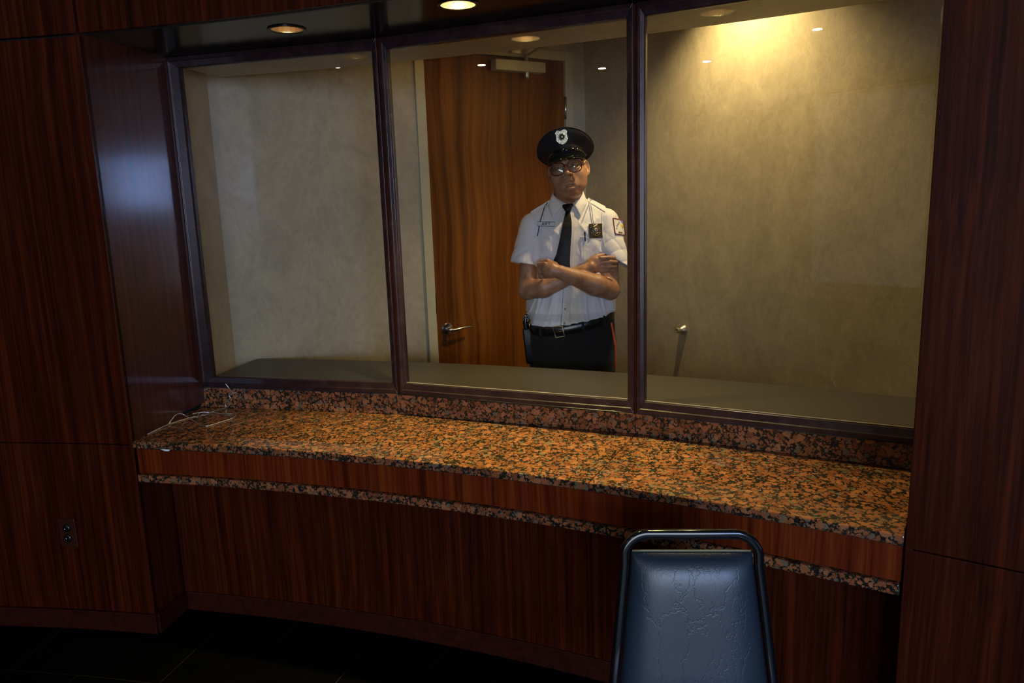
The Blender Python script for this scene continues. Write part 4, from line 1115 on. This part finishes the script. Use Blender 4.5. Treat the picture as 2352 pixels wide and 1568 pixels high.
# shoulder straps (epaulettes)
drape('epaulette', [(-0.162, 1.553), (-0.075, 1.602), (-0.066, 1.590), (-0.160, 1.530)], M_SHIRT, shirt, 0.002, 0.003, 8, 3)
drape('epaulette', [(0.186, 1.566), (0.108, 1.608), (0.100, 1.594), (0.180, 1.542)], M_SHIRT, shirt, 0.002, 0.003, 8, 3)
# name tag, badge, pen, chain, straps
nt = drape('name_tag', [(-0.134, 1.507), (-0.056, 1.504), (-0.057, 1.485), (-0.135, 1.488)], M_PWHITE, shirt, 0.005, 0.0016, 6, 2, flat=True)
nt['label'] = 'white name tag reading ART'
def text_mesh(name, body, size, mat, parent, mtx, extr=0.0006):
    cu = bpy.data.curves.new(name, 'FONT'); cu.body = body; cu.size = size; cu.extrude = extr; cu.align_x = 'CENTER'; cu.align_y = 'CENTER'; cu.resolution_u = 3
    t_ = bpy.data.objects.new(name, cu); COL.objects.link(t_); bpy.context.view_layer.update()
    me = bpy.data.meshes.new_from_object(t_); COL.objects.unlink(t_); bpy.data.objects.remove(t_)
    me.materials.clear(); me.materials.append(mat); me.transform(mtx)
    o = bpy.data.objects.new(name, me); COL.objects.link(o); o.parent = parent; return o
RX = Matrix.Rotation(math.pi / 2, 4, 'X')
def plane_of(o):
    """frame on the camera-facing side of a flat draped patch"""
    vs = np.array([vv.co[:] for vv in o.data.vertices]); n = len(vs) // 2; A = vs[:n]; c_ = A.mean(0)
    s_ = np.linalg.lstsq(np.c_[A[:, 0], A[:, 2], np.ones(n)], A[:, 1], rcond=None)[0]
    nr = Vector((s_[0], -1, s_[1])).normalized(); xa = Vector((1, s_[0], 0)).normalized()
    return Vector(c_), nr, xa
def facing(o, dx=0.0, dz=0.0, tilt=0.0, lift=0.0006):
    c_, nr, xa = plane_of(o); za = nr.cross(xa).normalized()
    if za.z < 0: za = -za
    xa2 = xa * math.cos(tilt) + za * math.sin(tilt); za2 = nr.cross(xa2).normalized()
    if za2.dot(za) < 0: za2 = -za2
    M_ = Matrix((xa2, za2, nr)).transposed().to_4x4(); M_.translation = c_ + nr * lift + xa * dx + za * dz
    return M_
text_mesh('lettering', 'ART', 0.0185, M_INK, nt, facing(nt, 0, 0, math.radians(-1)) @ Matrix.Diagonal((1.25, 1, 1, 1)))
q = [(-0.134, 1.507), (-0.056, 1.504), (-0.057, 1.485), (-0.135, 1.488)]
c_, nr, xa = plane_of(nt)
mesh_obj('border', *tube([Vector((x, c_.y - (nr.x * (x - c_.x) + nr.z * (z - c_.z)) / nr.y, z)) + nr * 0.0004 for x, z in q], 0.0011, 6, True), M_INK, nt, True)
bdg = drape('badge', [(0.098, 1.491), (0.161, 1.490), (0.160, 1.426), (0.097, 1.427)], M_DKSILVER, shirt, 0.006, 0.0022, 6, 6, flat=True)
bdg['label'] = 'square silver badge with a round red centre'
Mf = facing(bdg, 0, 0.004, 0, 0.0)
def shield(s_):
    return [(-0.030 * s_, 0.020 * s_), (-0.018 * s_, 0.031 * s_), (0, 0.027 * s_), (0.018 * s_, 0.031 * s_), (0.030 * s_, 0.020 * s_), (0.026 * s_, 0.008 * s_), (0.029 * s_, -0.012 * s_), (0.018 * s_, -0.027 * s_), (0, -0.034 * s_), (-0.018 * s_, -0.027 * s_), (-0.029 * s_, -0.012 * s_), (-0.026 * s_, 0.008 * s_)]
mesh_obj('shield', *xf(prism(shield(0.86), 0.0004, 0.0036), Mf), M_SILVER, bdg, False, bevel=0.001)
mesh_obj('ring', *xf(lathe([(0.0205, 0.002), (0.0205, 0.0045), (0.017, 0.006), (0.0135, 0.0045), (0.0135, 0.002)], 28), Mf), M_SILVER, bdg, True)
mesh_obj('disc', *xf(lathe([(0.0135, 0.0035), (0.012, 0.0045), (0.0005, 0.0046)], 24), Mf), M_INK, bdg, True)
mesh_obj('boss', *xf(lathe([(0.0085, 0.0045), (0.0075, 0.0062), (0.0055, 0.0062)], 24), Mf), M_PWHITE, bdg, True)
mesh_obj('boss_centre', *xf(lathe([(0.0055, 0.0045), (0.0048, 0.0068), (0.0005, 0.0072)], 20), Mf), M_RED, bdg, True)
for i in range(26):
    a = -math.pi * (0.15 + 0.7 * i / 25); rr = 0.0265
    if i % 2 == 0: mesh_obj('stud', *xf(lathe([(0.0016, 0.0034), (0.0011, 0.0046), (0.0003, 0.0048)], 6), Mf @ Matrix.Translation((rr * math.cos(a) * 0.85, rr * math.sin(a), 0))), M_BRASS, bdg, True)
outline('pen', lerp_path([(0.0765, 1.457), (0.0785, 1.415)], 5), 0.0032, M_BLACK, shirt, 0.008)
outline('cord', lerp_path([(-0.088, 1.594), (-0.104, 1.556), (-0.121, 1.510), (-0.130, 1.470), (-0.136, 1.443)], 8), 0.0021, m_plain('dark_braided_cord', (0.05, 0.042, 0.034), 0.4, var=0.8, scale=500), shirt, 0.004)
outline('cord', lerp_path([(-0.080, 1.590), (-0.098, 1.545), (-0.110, 1.500), (-0.118, 1.443)], 8), 0.0016, M_SHIRT, shirt, 0.003)
for dx in (0, 0.009):
    outline('cord', lerp_path([(0.104 + dx, 1.600), (0.110 + dx, 1.55), (0.114 + dx * 0.8, 1.492)], 8), 0.0018, M_SHIRT, shirt, 0.004)
# shoulder patch with lettering
pq = [(0.214, 1.512), (0.268, 1.500), (0.276, 1.430), (0.219, 1.443)]
ptc = drape('shoulder_patch', pq, M_PWHITE, shirt, 0.001, 0.0016, 8, 8, smooth_it=3)
ptc['label'] = 'embroidered shoulder patch with red border and yellow emblem'
outline('border', lerp_path(pq + [pq[0]], 8), 0.0024, M_RED, ptc, 0.003)
def patch_text(body, x, z, size, ang):
    y = fy(x, z); sl = (fy(x + 0.008, z) - fy(x - 0.008, z)) / 0.016
    xa = Vector((1, sl, 0)).normalized(); nr = Vector((sl, -1, 0)).normalized(); za = Vector((0, 0, 1))
    x2 = xa * math.cos(ang) + za * math.sin(ang); z2 = nr.cross(x2)
    if z2.z < 0 and abs(ang) < 1.2: z2 = -z2
    M_ = Matrix((x2, nr.cross(x2), nr)).transposed().to_4x4(); M_.translation = Vector((x, y, z)) + nr * 0.0036
    return text_mesh('lettering', body, size, M_INK, ptc, M_)
for i, chh in enumerate('OGDEN'):
    t = i / 4; patch_text(chh, 0.226 + 0.022 * t ** 1.4, 1.466 + 0.032 * t ** 0.8, 0.0100, math.radians(70 - 60 * t))
patch_text('SPECIAL', 0.243, 1.4455, 0.0100, math.radians(-8))
yv = fy(0.256, 1.472)
mesh_obj('emblem', *xf(lathe([(0.012, 0.0), (0.011, 0.002), (0.0005, 0.0025)], 16), Matrix.Translation((0.257, yv - 0.0028, 1.470)) @ Matrix.Rotation(math.radians(28), 4, 'Z') @ RX @ Matrix.Diagonal((0.75, 1.25, 1, 1))), M_YEL, ptc, True)
# tie
yk = fy(0.005, 1.543)
kv = []
for z_, x0, x1, y0, y1 in ((1.584, -0.025, 0.030, -0.060, -0.040), (1.578, -0.0245, 0.0295, -0.074, -0.040), (1.562, -0.014, 0.022, yk - 0.021, yk + 0.012), (1.546, -0.0045, 0.0155, yk - 0.014, yk + 0.006), (1.541, -0.004, 0.015, yk - 0.006, yk + 0.006)):
    kv += [(x0, y1, z_), (x0, (y0 + y1) / 2 - 0.004, z_), (x0 + (x1 - x0) * 0.25, y0, z_), (x1 - (x1 - x0) * 0.25, y0, z_), (x1, (y0 + y1) / 2 - 0.004, z_), (x1, y1, z_)]
kf = [(i * 6 + j, i * 6 + (j + 1) % 6, (i + 1) * 6 + (j + 1) % 6, (i + 1) * 6 + j) for i in range(4) for j in range(6)] + [tuple(range(6)), tuple(range(24, 30))]
tie = auto_smooth(mesh_obj('tie', kv, kf, M_TIE, person), 60)
TQ = [(-0.005, 0.015, 1.549), (-0.019, 0.0195, 1.50), (-0.031, 0.017, 1.455), (-0.041, 0.0115, 1.41), (-0.054, 0.008, 1.36), (-0.071, 0.006, 1.325), (-0.072, 0.006, 1.29)]
for (xa, xb, z0), (xc, xd, z1) in zip(TQ[:-1], TQ[1:]):
    drape('blade', [(xa, z0), (xb, z0), (xd, z1), (xc, z1)], M_TIE, tie, 0.005, 0.004, 6, 6, smooth_it=4, pillow=0.001)

# ---- trousers, belt, shoes
tr = Field(axis_pts([(-0.28, 0.32, 0.006)]), axis_pts([(-0.20, 0.22, 0.006)]), axis_pts([(0.03, 0.78, 0.014), (0.78, 1.13, 0.006)]))
tr.add(loft([(0.74, 0.020, 0.005, 0.19, 0.128), (0.84, 0.024, 0.004, 0.203, 0.133), (0.93, 0.018, 0.002, 0.216, 0.136), (1.02, 0.016, 0.0, 0.208, 0.137), (1.12, 0.016, 0.0, 0.201, 0.137)], 2.4), (-0.25, -0.2, 0.74), (0.28, 0.2, 1.12), 0.0)
for sx, hx in ((-1, -0.080), (1, 0.122)):
    tr.cone((hx, 0.008, 0.86), (hx + sx * 0.014, 0.0, 0.48), 0.104, 0.082, 0.02); tr.cone((hx + sx * 0.014, 0.0, 0.48), (hx + sx * 0.022, 0.015, 0.08), 0.082, 0.070, 0.02)
tr.cut(lambda X, Y, Z: -(Z - belt_z(X, Y) - 0.004) + 0 * X, (-0.3, -0.22, 0.98), (0.33, 0.25, 1.14), 0.002)
tr.cut(lambda X, Y, Z: Z - 0.075 + 0 * X + 0 * Y, (-0.3, -0.22, 0.0), (0.33, 0.25, 0.1), 0.002)
trs = surface_nets(tr, 'trousers', M_TROUSER, person); fyt = hmap(tr.front(), tr.x, tr.z); del tr
outline('stripe', lerp_path([(0.1985, 1.030), (0.208, 0.977), (0.218, 0.915), (0.221, 0.86), (0.220, 0.80)], 10), 0.005, M_ORANGE, trs, 0.001, fyf=fyt, n=8)['label'] = 'orange braid stripe down the trouser side'
bt_ = []; bf = []; nB = 72
for i in range(nB):
    t = 2 * math.pi * i / nB; c_, s_ = math.cos(t), math.sin(t); e = 2 / 2.35
    X_, Y_ = 0.016 + 0.2055 * abs(c_) ** e * (1 if c_ > 0 else -1), 0.1425 * abs(s_) ** e * (1 if s_ > 0 else -1)
    zb = belt_z(X_, Y_); k_ = 0.972
    for dz, kx in ((-0.036, 1.0), (-0.034, 1.012), (0.0, 1.012), (0.003, 1.0), (0.003, k_), (-0.036, k_)): bt_.append((0.016 + (X_ - 0.016) * kx, Y_ * kx, zb + dz))
for i in range(nB):
    for j in range(6): a = i * 6 + j; b = i * 6 + (j + 1) % 6; c_ = ((i + 1) % nB) * 6 + (j + 1) % 6; d_ = ((i + 1) % nB) * 6 + j; bf.append((a, b, c_, d_))
belt = mesh_obj('belt', bt_, bf, M_LEATHER, person, True)
def on_belt(x, dz):
    y = -0.1425 * 1.012 * max(0, 1 - (abs(x - 0.016) / 0.208) ** 2.35) ** (1 / 2.35); return Vector((x, y - 0.003, belt_z(x, y) + dz))
bq = [on_belt(-0.079, 0.006), on_belt(-0.036, 0.006), on_belt(-0.025, -0.042), on_belt(-0.066, -0.044)]
mesh_obj('buckle', *tube([q + Vector((0, -0.002, 0)) for q in bq], 0.0026, 8, True), M_BRASS, belt, True)
mesh_obj('prong', *tube([on_belt(-0.070, -0.018) + Vector((0, -0.003, 0)), on_belt(-0.030, -0.018) + Vector((0, -0.003, 0))], 0.0016, 6), M_BRASS, belt, True)
for lx in (-0.135, 0.060, 0.160):
    a, b = on_belt(lx, 0.008), on_belt(lx, -0.045); v, f = tube([a, (a + b) / 2, b], 0.005, 8, flat=(0.006, 0.0025)); mesh_obj('belt_loop', v, f, M_TROUSER, belt, True)
# holster and key clip at his hip
hol = mesh_obj('holster', *xf(join_vf(prism([(-0.020, -0.018), (0.020, -0.018), (0.022, 0.016), (-0.022, 0.016)], -0.17, 0.0)), Matrix.Translation((-0.197, -0.045, 1.012)) @ Matrix.Rotation(math.radians(-5), 4, 'Y')), M_LEATHER, person, False, bevel=0.006)
mesh_obj('handle', *tube(spline([(-0.198, -0.045, 1.01), (-0.203, -0.045, 1.045), (-0.196, -0.04, 1.075)], 5), 0.012, 10), M_BLACK, hol, True)
for i in range(3):
    mesh_obj('key_ring', *xf(tube([(0.012 * math.cos(t * math.pi / 8), 0, 0.006 * math.sin(t * math.pi / 8)) for t in range(16)], 0.0016, 6, True), Matrix.Translation((-0.200 + 0.002 * i, -0.052, 1.052 + 0.013 * i))), M_SILVER, hol, True)
mesh_obj('clasp', *tube([(-0.180, -0.062, 1.055), (-0.184, -0.066, 1.03), (-0.182, -0.064, 1.0)], 0.003, 8), M_BRASS, hol, True)
for sx, hx in ((-1, -0.057), (1, 0.130)):
    fd = Field(axis_pts([(hx - 0.09, hx + 0.13, 0.007)]), axis_pts([(-0.24, 0.12, 0.007)]), axis_pts([(-0.01, 0.14, 0.006)])) if sx > 0 else Field(axis_pts([(hx - 0.13, hx + 0.09, 0.007)]), axis_pts([(-0.24, 0.12, 0.007)]), axis_pts([(-0.01, 0.14, 0.006)]))
    fd.cone((hx, 0.03, 0.05), (hx + sx * 0.035, -0.16, 0.034), 0.05, 0.042, 0.02)
    fd.cone((hx, 0.025, 0.05), (hx, 0.02, 0.11), 0.048, 0.045, 0.02)
    fd.cut(lambda X, Y, Z: Z - 0.002 + 0 * X + 0 * Y, (-1, -1, -1), (1, 1, 0.05), 0.001)
    surface_nets(fd, 'shoe', M_PATENT, person)

# ---- cap, spectacles, eyes, hair
CRm = rot('z', math.radians(-8)) @ rot('y', math.radians(-8)) @ rot('x', math.radians(-13))
CM = Matrix([list(CRm[i]) + [HC[i]] for i in range(3)] + [[0, 0, 0, 1]])
def ringpts(rx_, ry_, zf, n=64, oy=0.0):
    return [(rx_ * math.sin(2 * math.pi * i / n), oy - ry_ * math.cos(2 * math.pi * i / n), zf(-math.cos(2 * math.pi * i / n))) for i in range(n)]   # i = 0 is the front (-y)
def stack(rings_, close_top=True, close_bot=True):
    v = [p for r_ in rings_ for p in r_]; n = len(rings_[0]); f = []
    for i in range(len(rings_) - 1):
        for j in range(n): f.append((i * n + j, i * n + (j + 1) % n, (i + 1) * n + (j + 1) % n, (i + 1) * n + j))
    if close_bot: f.append(tuple(range(n)))
    if close_top: f.append(tuple(range((len(rings_) - 1) * n, len(rings_) * n)))
    return v, f
def tilt(base, fr, bk): return lambda c_: base + (fr * -c_ if c_ < 0 else -bk * c_)       # c_ = -1 front, +1 back
oy = 0.012
cap = mesh_obj('cap', *xf(stack([ringpts(0.080, 0.100, tilt(0.044, 0.0, 0.0), oy=oy), ringpts(0.0835, 0.103, tilt(0.044, 0.0, 0.0), oy=oy), ringpts(0.0845, 0.1045, tilt(0.074, 0.012, 0.0), oy=oy),
    ringpts(0.0865, 0.1065, tilt(0.0765, 0.014, 0.0), oy=oy), ringpts(0.105, 0.117, tilt(0.079, 0.032, 0.012), oy=oy), ringpts(0.122, 0.129, tilt(0.081, 0.054, 0.026), oy=oy), ringpts(0.1285, 0.134, tilt(0.084, 0.064, 0.032), oy=oy),
    ringpts(0.1300, 0.135, tilt(0.0875, 0.0665, 0.032), oy=oy), ringpts(0.1285, 0.1335, tilt(0.092, 0.0675, 0.030), oy=oy), ringpts(0.118, 0.123, tilt(0.099, 0.062, 0.026), oy=oy),
    ringpts(0.09, 0.095, tilt(0.109, 0.047, 0.016), oy=oy), ringpts(0.05, 0.055, tilt(0.116, 0.027, 0.008), oy=oy), ringpts(0.012, 0.012, tilt(0.118, 0.006, 0.0), oy=oy)]), CM), M_CAP, person, True)
cap['label'] = 'black peaked cap with silver shield badge'
# piping round the crown edge and the seam above the band
mesh_obj('welt', *xf(tube(ringpts(0.1305, 0.1355, tilt(0.0885, 0.067, 0.032), oy=oy), 0.0022, 6, True), CM), M_CAP, cap, True)
mesh_obj('cap_strap', *xf(tube([p for i, p in enumerate(ringpts(0.0865, 0.107, tilt(0.058, 0.006, 0.0), 64, oy)) if i <= 17] , 0.004, 8, flat=(0.0022, 0.0065)), CM), M_PATENT, cap, True)
mesh_obj('cap_strap', *xf(tube([p for i, p in enumerate(ringpts(0.0865, 0.107, tilt(0.058, 0.006, 0.0), 64, oy)) if i >= 47] + [ringpts(0.0865, 0.107, tilt(0.058, 0.006, 0.0), 64, oy)[0]], 0.004, 8, flat=(0.0022, 0.0065)), CM), M_PATENT, cap, True)
sp_ = ringpts(0.0885, 0.109, tilt(0.058, 0.006, 0.0), 64, oy)
mesh_obj('keeper', *xf(tube([Vector(sp_[7]) + Vector((-0.002, 0, 0)), Vector(sp_[8])], 0.004, 8, flat=(0.004, 0.0085)), CM), M_PATENT, cap, True)
for i in (17, 47):
    mesh_obj('strap_button', *xf(lathe([(0.0065, 0.0), (0.006, 0.003), (0.0035, 0.0048), (0.0003, 0.005)], 16), CM @ Matrix.Translation(sp_[i]) @ Matrix.Rotation(math.pi / 2 * (1 if i == 17 else -1), 4, 'Y')), M_SILVER, cap, True)
# visor: crescent sloping down
vv = []; vf_ = []; nA, nR = 36, 8
for s_ in (0, 1):
    for i in range(nA + 1):
        a = math.radians(-76 + 152 * i / nA); ca, sa = math.cos(a), math.sin(a)
        w_ = 0.056 * max(0.0, math.cos(a * 90 / 78)) ** 0.75
        for j in range(nR + 1):
            t = j / nR; r1 = 1.0
            x = 0.0835 * sa + sa * w_ * t * 0.55; y = oy - 0.1035 * ca - ca * w_ * t * 0.92
            z = 0.046 - 0.030 * t * (w_ / 0.056) - 0.006 * (t * w_ / 0.056) ** 2 - 0.016 * (1 - ca) * t - 0.004 * (1 - ca)
            vv.append((x, y, z - (0.0032 if s_ else 0)))
W_ = nR + 1; o_ = W_ * (nA + 1)
for i in range(nA):
    for j in range(nR):
        a = i * W_ + j; vf_.append((a, a + 1, a + W_ + 1, a + W_)); vf_.append((o_ + a, o_ + a + W_, o_ + a + W_ + 1, o_ + a + 1))
for i in range(nA): a = i * W_ + nR; vf_.append((a, o_ + a, o_ + a + W_, a + W_)); b = i * W_; vf_.append((b, b + W_, o_ + b + W_, o_ + b))
vis = mesh_obj('visor', *xf((vv, vf_), CM), M_PATENT, cap, True)
edge = [vv[i * W_ + nR] for i in range(nA + 1)]
mesh_obj('visor_edge', *xf(tube([Vector(p) - Vector((0, 0, 0.0016)) for p in edge], 0.0022, 6), CM), M_PATENT, cap, True)
# cap badge
BMt = CM @ Matrix.Translation((0.0, oy - 0.1275, 0.117)) @ Matrix.Rotation(math.radians(106), 4, 'X')
sb = mesh_obj('cap_badge', *xf(prism([(p[0] * 0.95, p[1]) for p in shield(1.02)], 0.0, 0.005), BMt), M_SILVER, cap, False, bevel=0.0016)
sb['label'] = 'silver shield badge'
def sub_badge(nm, prof, mt, dz=0.0): o = mesh_obj(nm, *xf(lathe(prof, 24), BMt @ Matrix.Translation((0, dz, 0))), mt, cap, True); return o
sub_badge('badge_ring', [(0.0150, 0.004), (0.0150, 0.0065), (0.0125, 0.0075), (0.010, 0.006), (0.010, 0.004)], M_SILVER)
sub_badge('badge_seal', [(0.010, 0.005), (0.009, 0.0065), (0.0005, 0.0066)], M_DKSILVER)
# spectacles
lc = [(-0.0385, -0.106, -0.008), (0.0385, -0.106, -0.008)]
def lens_outline(s_, k_, n=40):
    out = []
    for i in range(n):
        t = 2 * math.pi * i / n; c_, q_ = math.cos(t), math.sin(t); e = 2 / 2.5
        x = 0.0335 * k_ * abs(c_) ** e * (1 if c_ > 0 else -1); z = 0.027 * k_ * abs(q_) ** e * (1 if q_ > 0 else -1)
        if z < 0: x *= 0.93
        out.append((s_ * 0.0385 + x, -0.104 + 0.28 * max(0, abs(s_ * 0.0385 + x) - 0.01) ** 1.3 - 0.05 * z * 0 + 0.02 * (-z), -0.010 + z))
    return out
gl = mesh_obj('spectacles', *xf(tube(lens_outline(-1, 1), 0.0024, 8, True), HM), M_TORT, person, True)
mesh_obj('rim', *xf(tube(lens_outline(1, 1), 0.0024, 8, True), HM), M_TORT, gl, True)
for s_ in (-1, 1):
    lo_ = lens_outline(s_, 0.97); n = len(lo_); c_ = Vector((s_ * 0.0385, -0.107, -0.010))
    v = [c_ + (Vector(p) - c_) * q + Vector((0, -0.003 * (1 - q * q), 0)) for q in (1, 0.75, 0.5, 0.25) for p in lo_] + [c_ + Vector((0, -0.003, 0))]
    f = [(r_ * n + i, r_ * n + (i + 1) % n, (r_ + 1) * n + (i + 1) % n, (r_ + 1) * n + i) for r_ in range(3) for i in range(n)] + [(3 * n + i, 3 * n + (i + 1) % n, 4 * n) for i in range(n)]
    mesh_obj('lens', *xf((v, f), HM), M_LENS, gl, True)
    mesh_obj('temple', *xf(tube([(s_ * 0.070, -0.088, 0.002), (s_ * 0.0755, -0.075, 0.006), (s_ * 0.0785, -0.03, 0.010), (s_ * 0.080, 0.012, 0.012), (s_ * 0.078, 0.034, -0.004)], 0.0022, 8, flat=(0.0016, 0.003)), HM), M_TORT, gl, True)
mesh_obj('bridge', *xf(tube(spline([(-0.0075, -0.1025, -0.002), (0, -0.1075, 0.002), (0.0075, -0.1025, -0.002)], 5), 0.0024, 8), HM), M_TORT, gl, True)
# eyes
k = N('eye'); tc = k.n('ShaderNodeTexCoord'); sep = k.n('ShaderNodeSeparateXYZ', {'Vector': tc.outputs['Object']})
rr = k.math('SQRT', k.math('ADD', k.math('POWER', sep.outputs[0], 2.0), k.math('POWER', sep.outputs[2], 2.0)))
k.set(Base_Color=k.ramp(k.math('MULTIPLY', rr, 100.0), [(0.0, (0.01, 0.01, 0.01)), (0.24, (0.01, 0.01, 0.01)), (0.28, (0.07, 0.045, 0.025)), (0.56, (0.09, 0.06, 0.03)), (0.62, (0.30, 0.27, 0.24))]), Roughness=0.08); M_EYE = k.m
for s_ in (-1, 1):
    sv = lathe([(0.0118 * math.sin(math.pi * i / 12), -0.0118 * math.cos(math.pi * i / 12)) for i in range(13)], 20)
    o = mesh_obj('eye', *xf(sv, RX), M_EYE, person, True); o.matrix_basis = HM @ Matrix.Translation((s_ * 0.032, -0.0795, -0.001))
    q = [(s_ * (0.014 + 0.034 * t), -0.0965 + 0.016 * t * t, 0.020 + 0.006 * math.sin(math.pi * t * 0.8)) for t in (0, 0.25, 0.5, 0.75, 1)]
    mesh_obj('eyebrow', *xf(tube(spline(q, 3), 0.0032, 8, flat=(0.0042, 0.0026)), HM), M_HAIR, person, True)
# short hair at the sides and back below the cap
hf = Field(axis_pts([(-0.10, 0.13, 0.003)]), axis_pts([(-0.10, 0.14, 0.003)]), axis_pts([(1.66, 1.84, 0.003)]))
def hair(X, Y, Z):
    x, y, z = head_local(X, Y, Z)
    d = ell(x, y, z, (0, 0.018, 0.033), (0.0795, 0.0995, 0.085)) + 0.0012 * np.sin(z * 900 + y * 300) * np.sin(y * 700)
    d = np.maximum(d, -(y + 0.030 + 0.25 * np.maximum(z - 0.01, 0)))
    d = np.maximum(d, -(z + 0.010 + 0.9 * np.clip(y - 0.03, 0, 0.06)))
    return np.maximum(d, z - 0.062)
hf.add(hair, (-0.1, -0.1, 1.66), (0.13, 0.14, 1.84), 0.0)
surface_nets(hf, 'hair', M_HAIR, person)
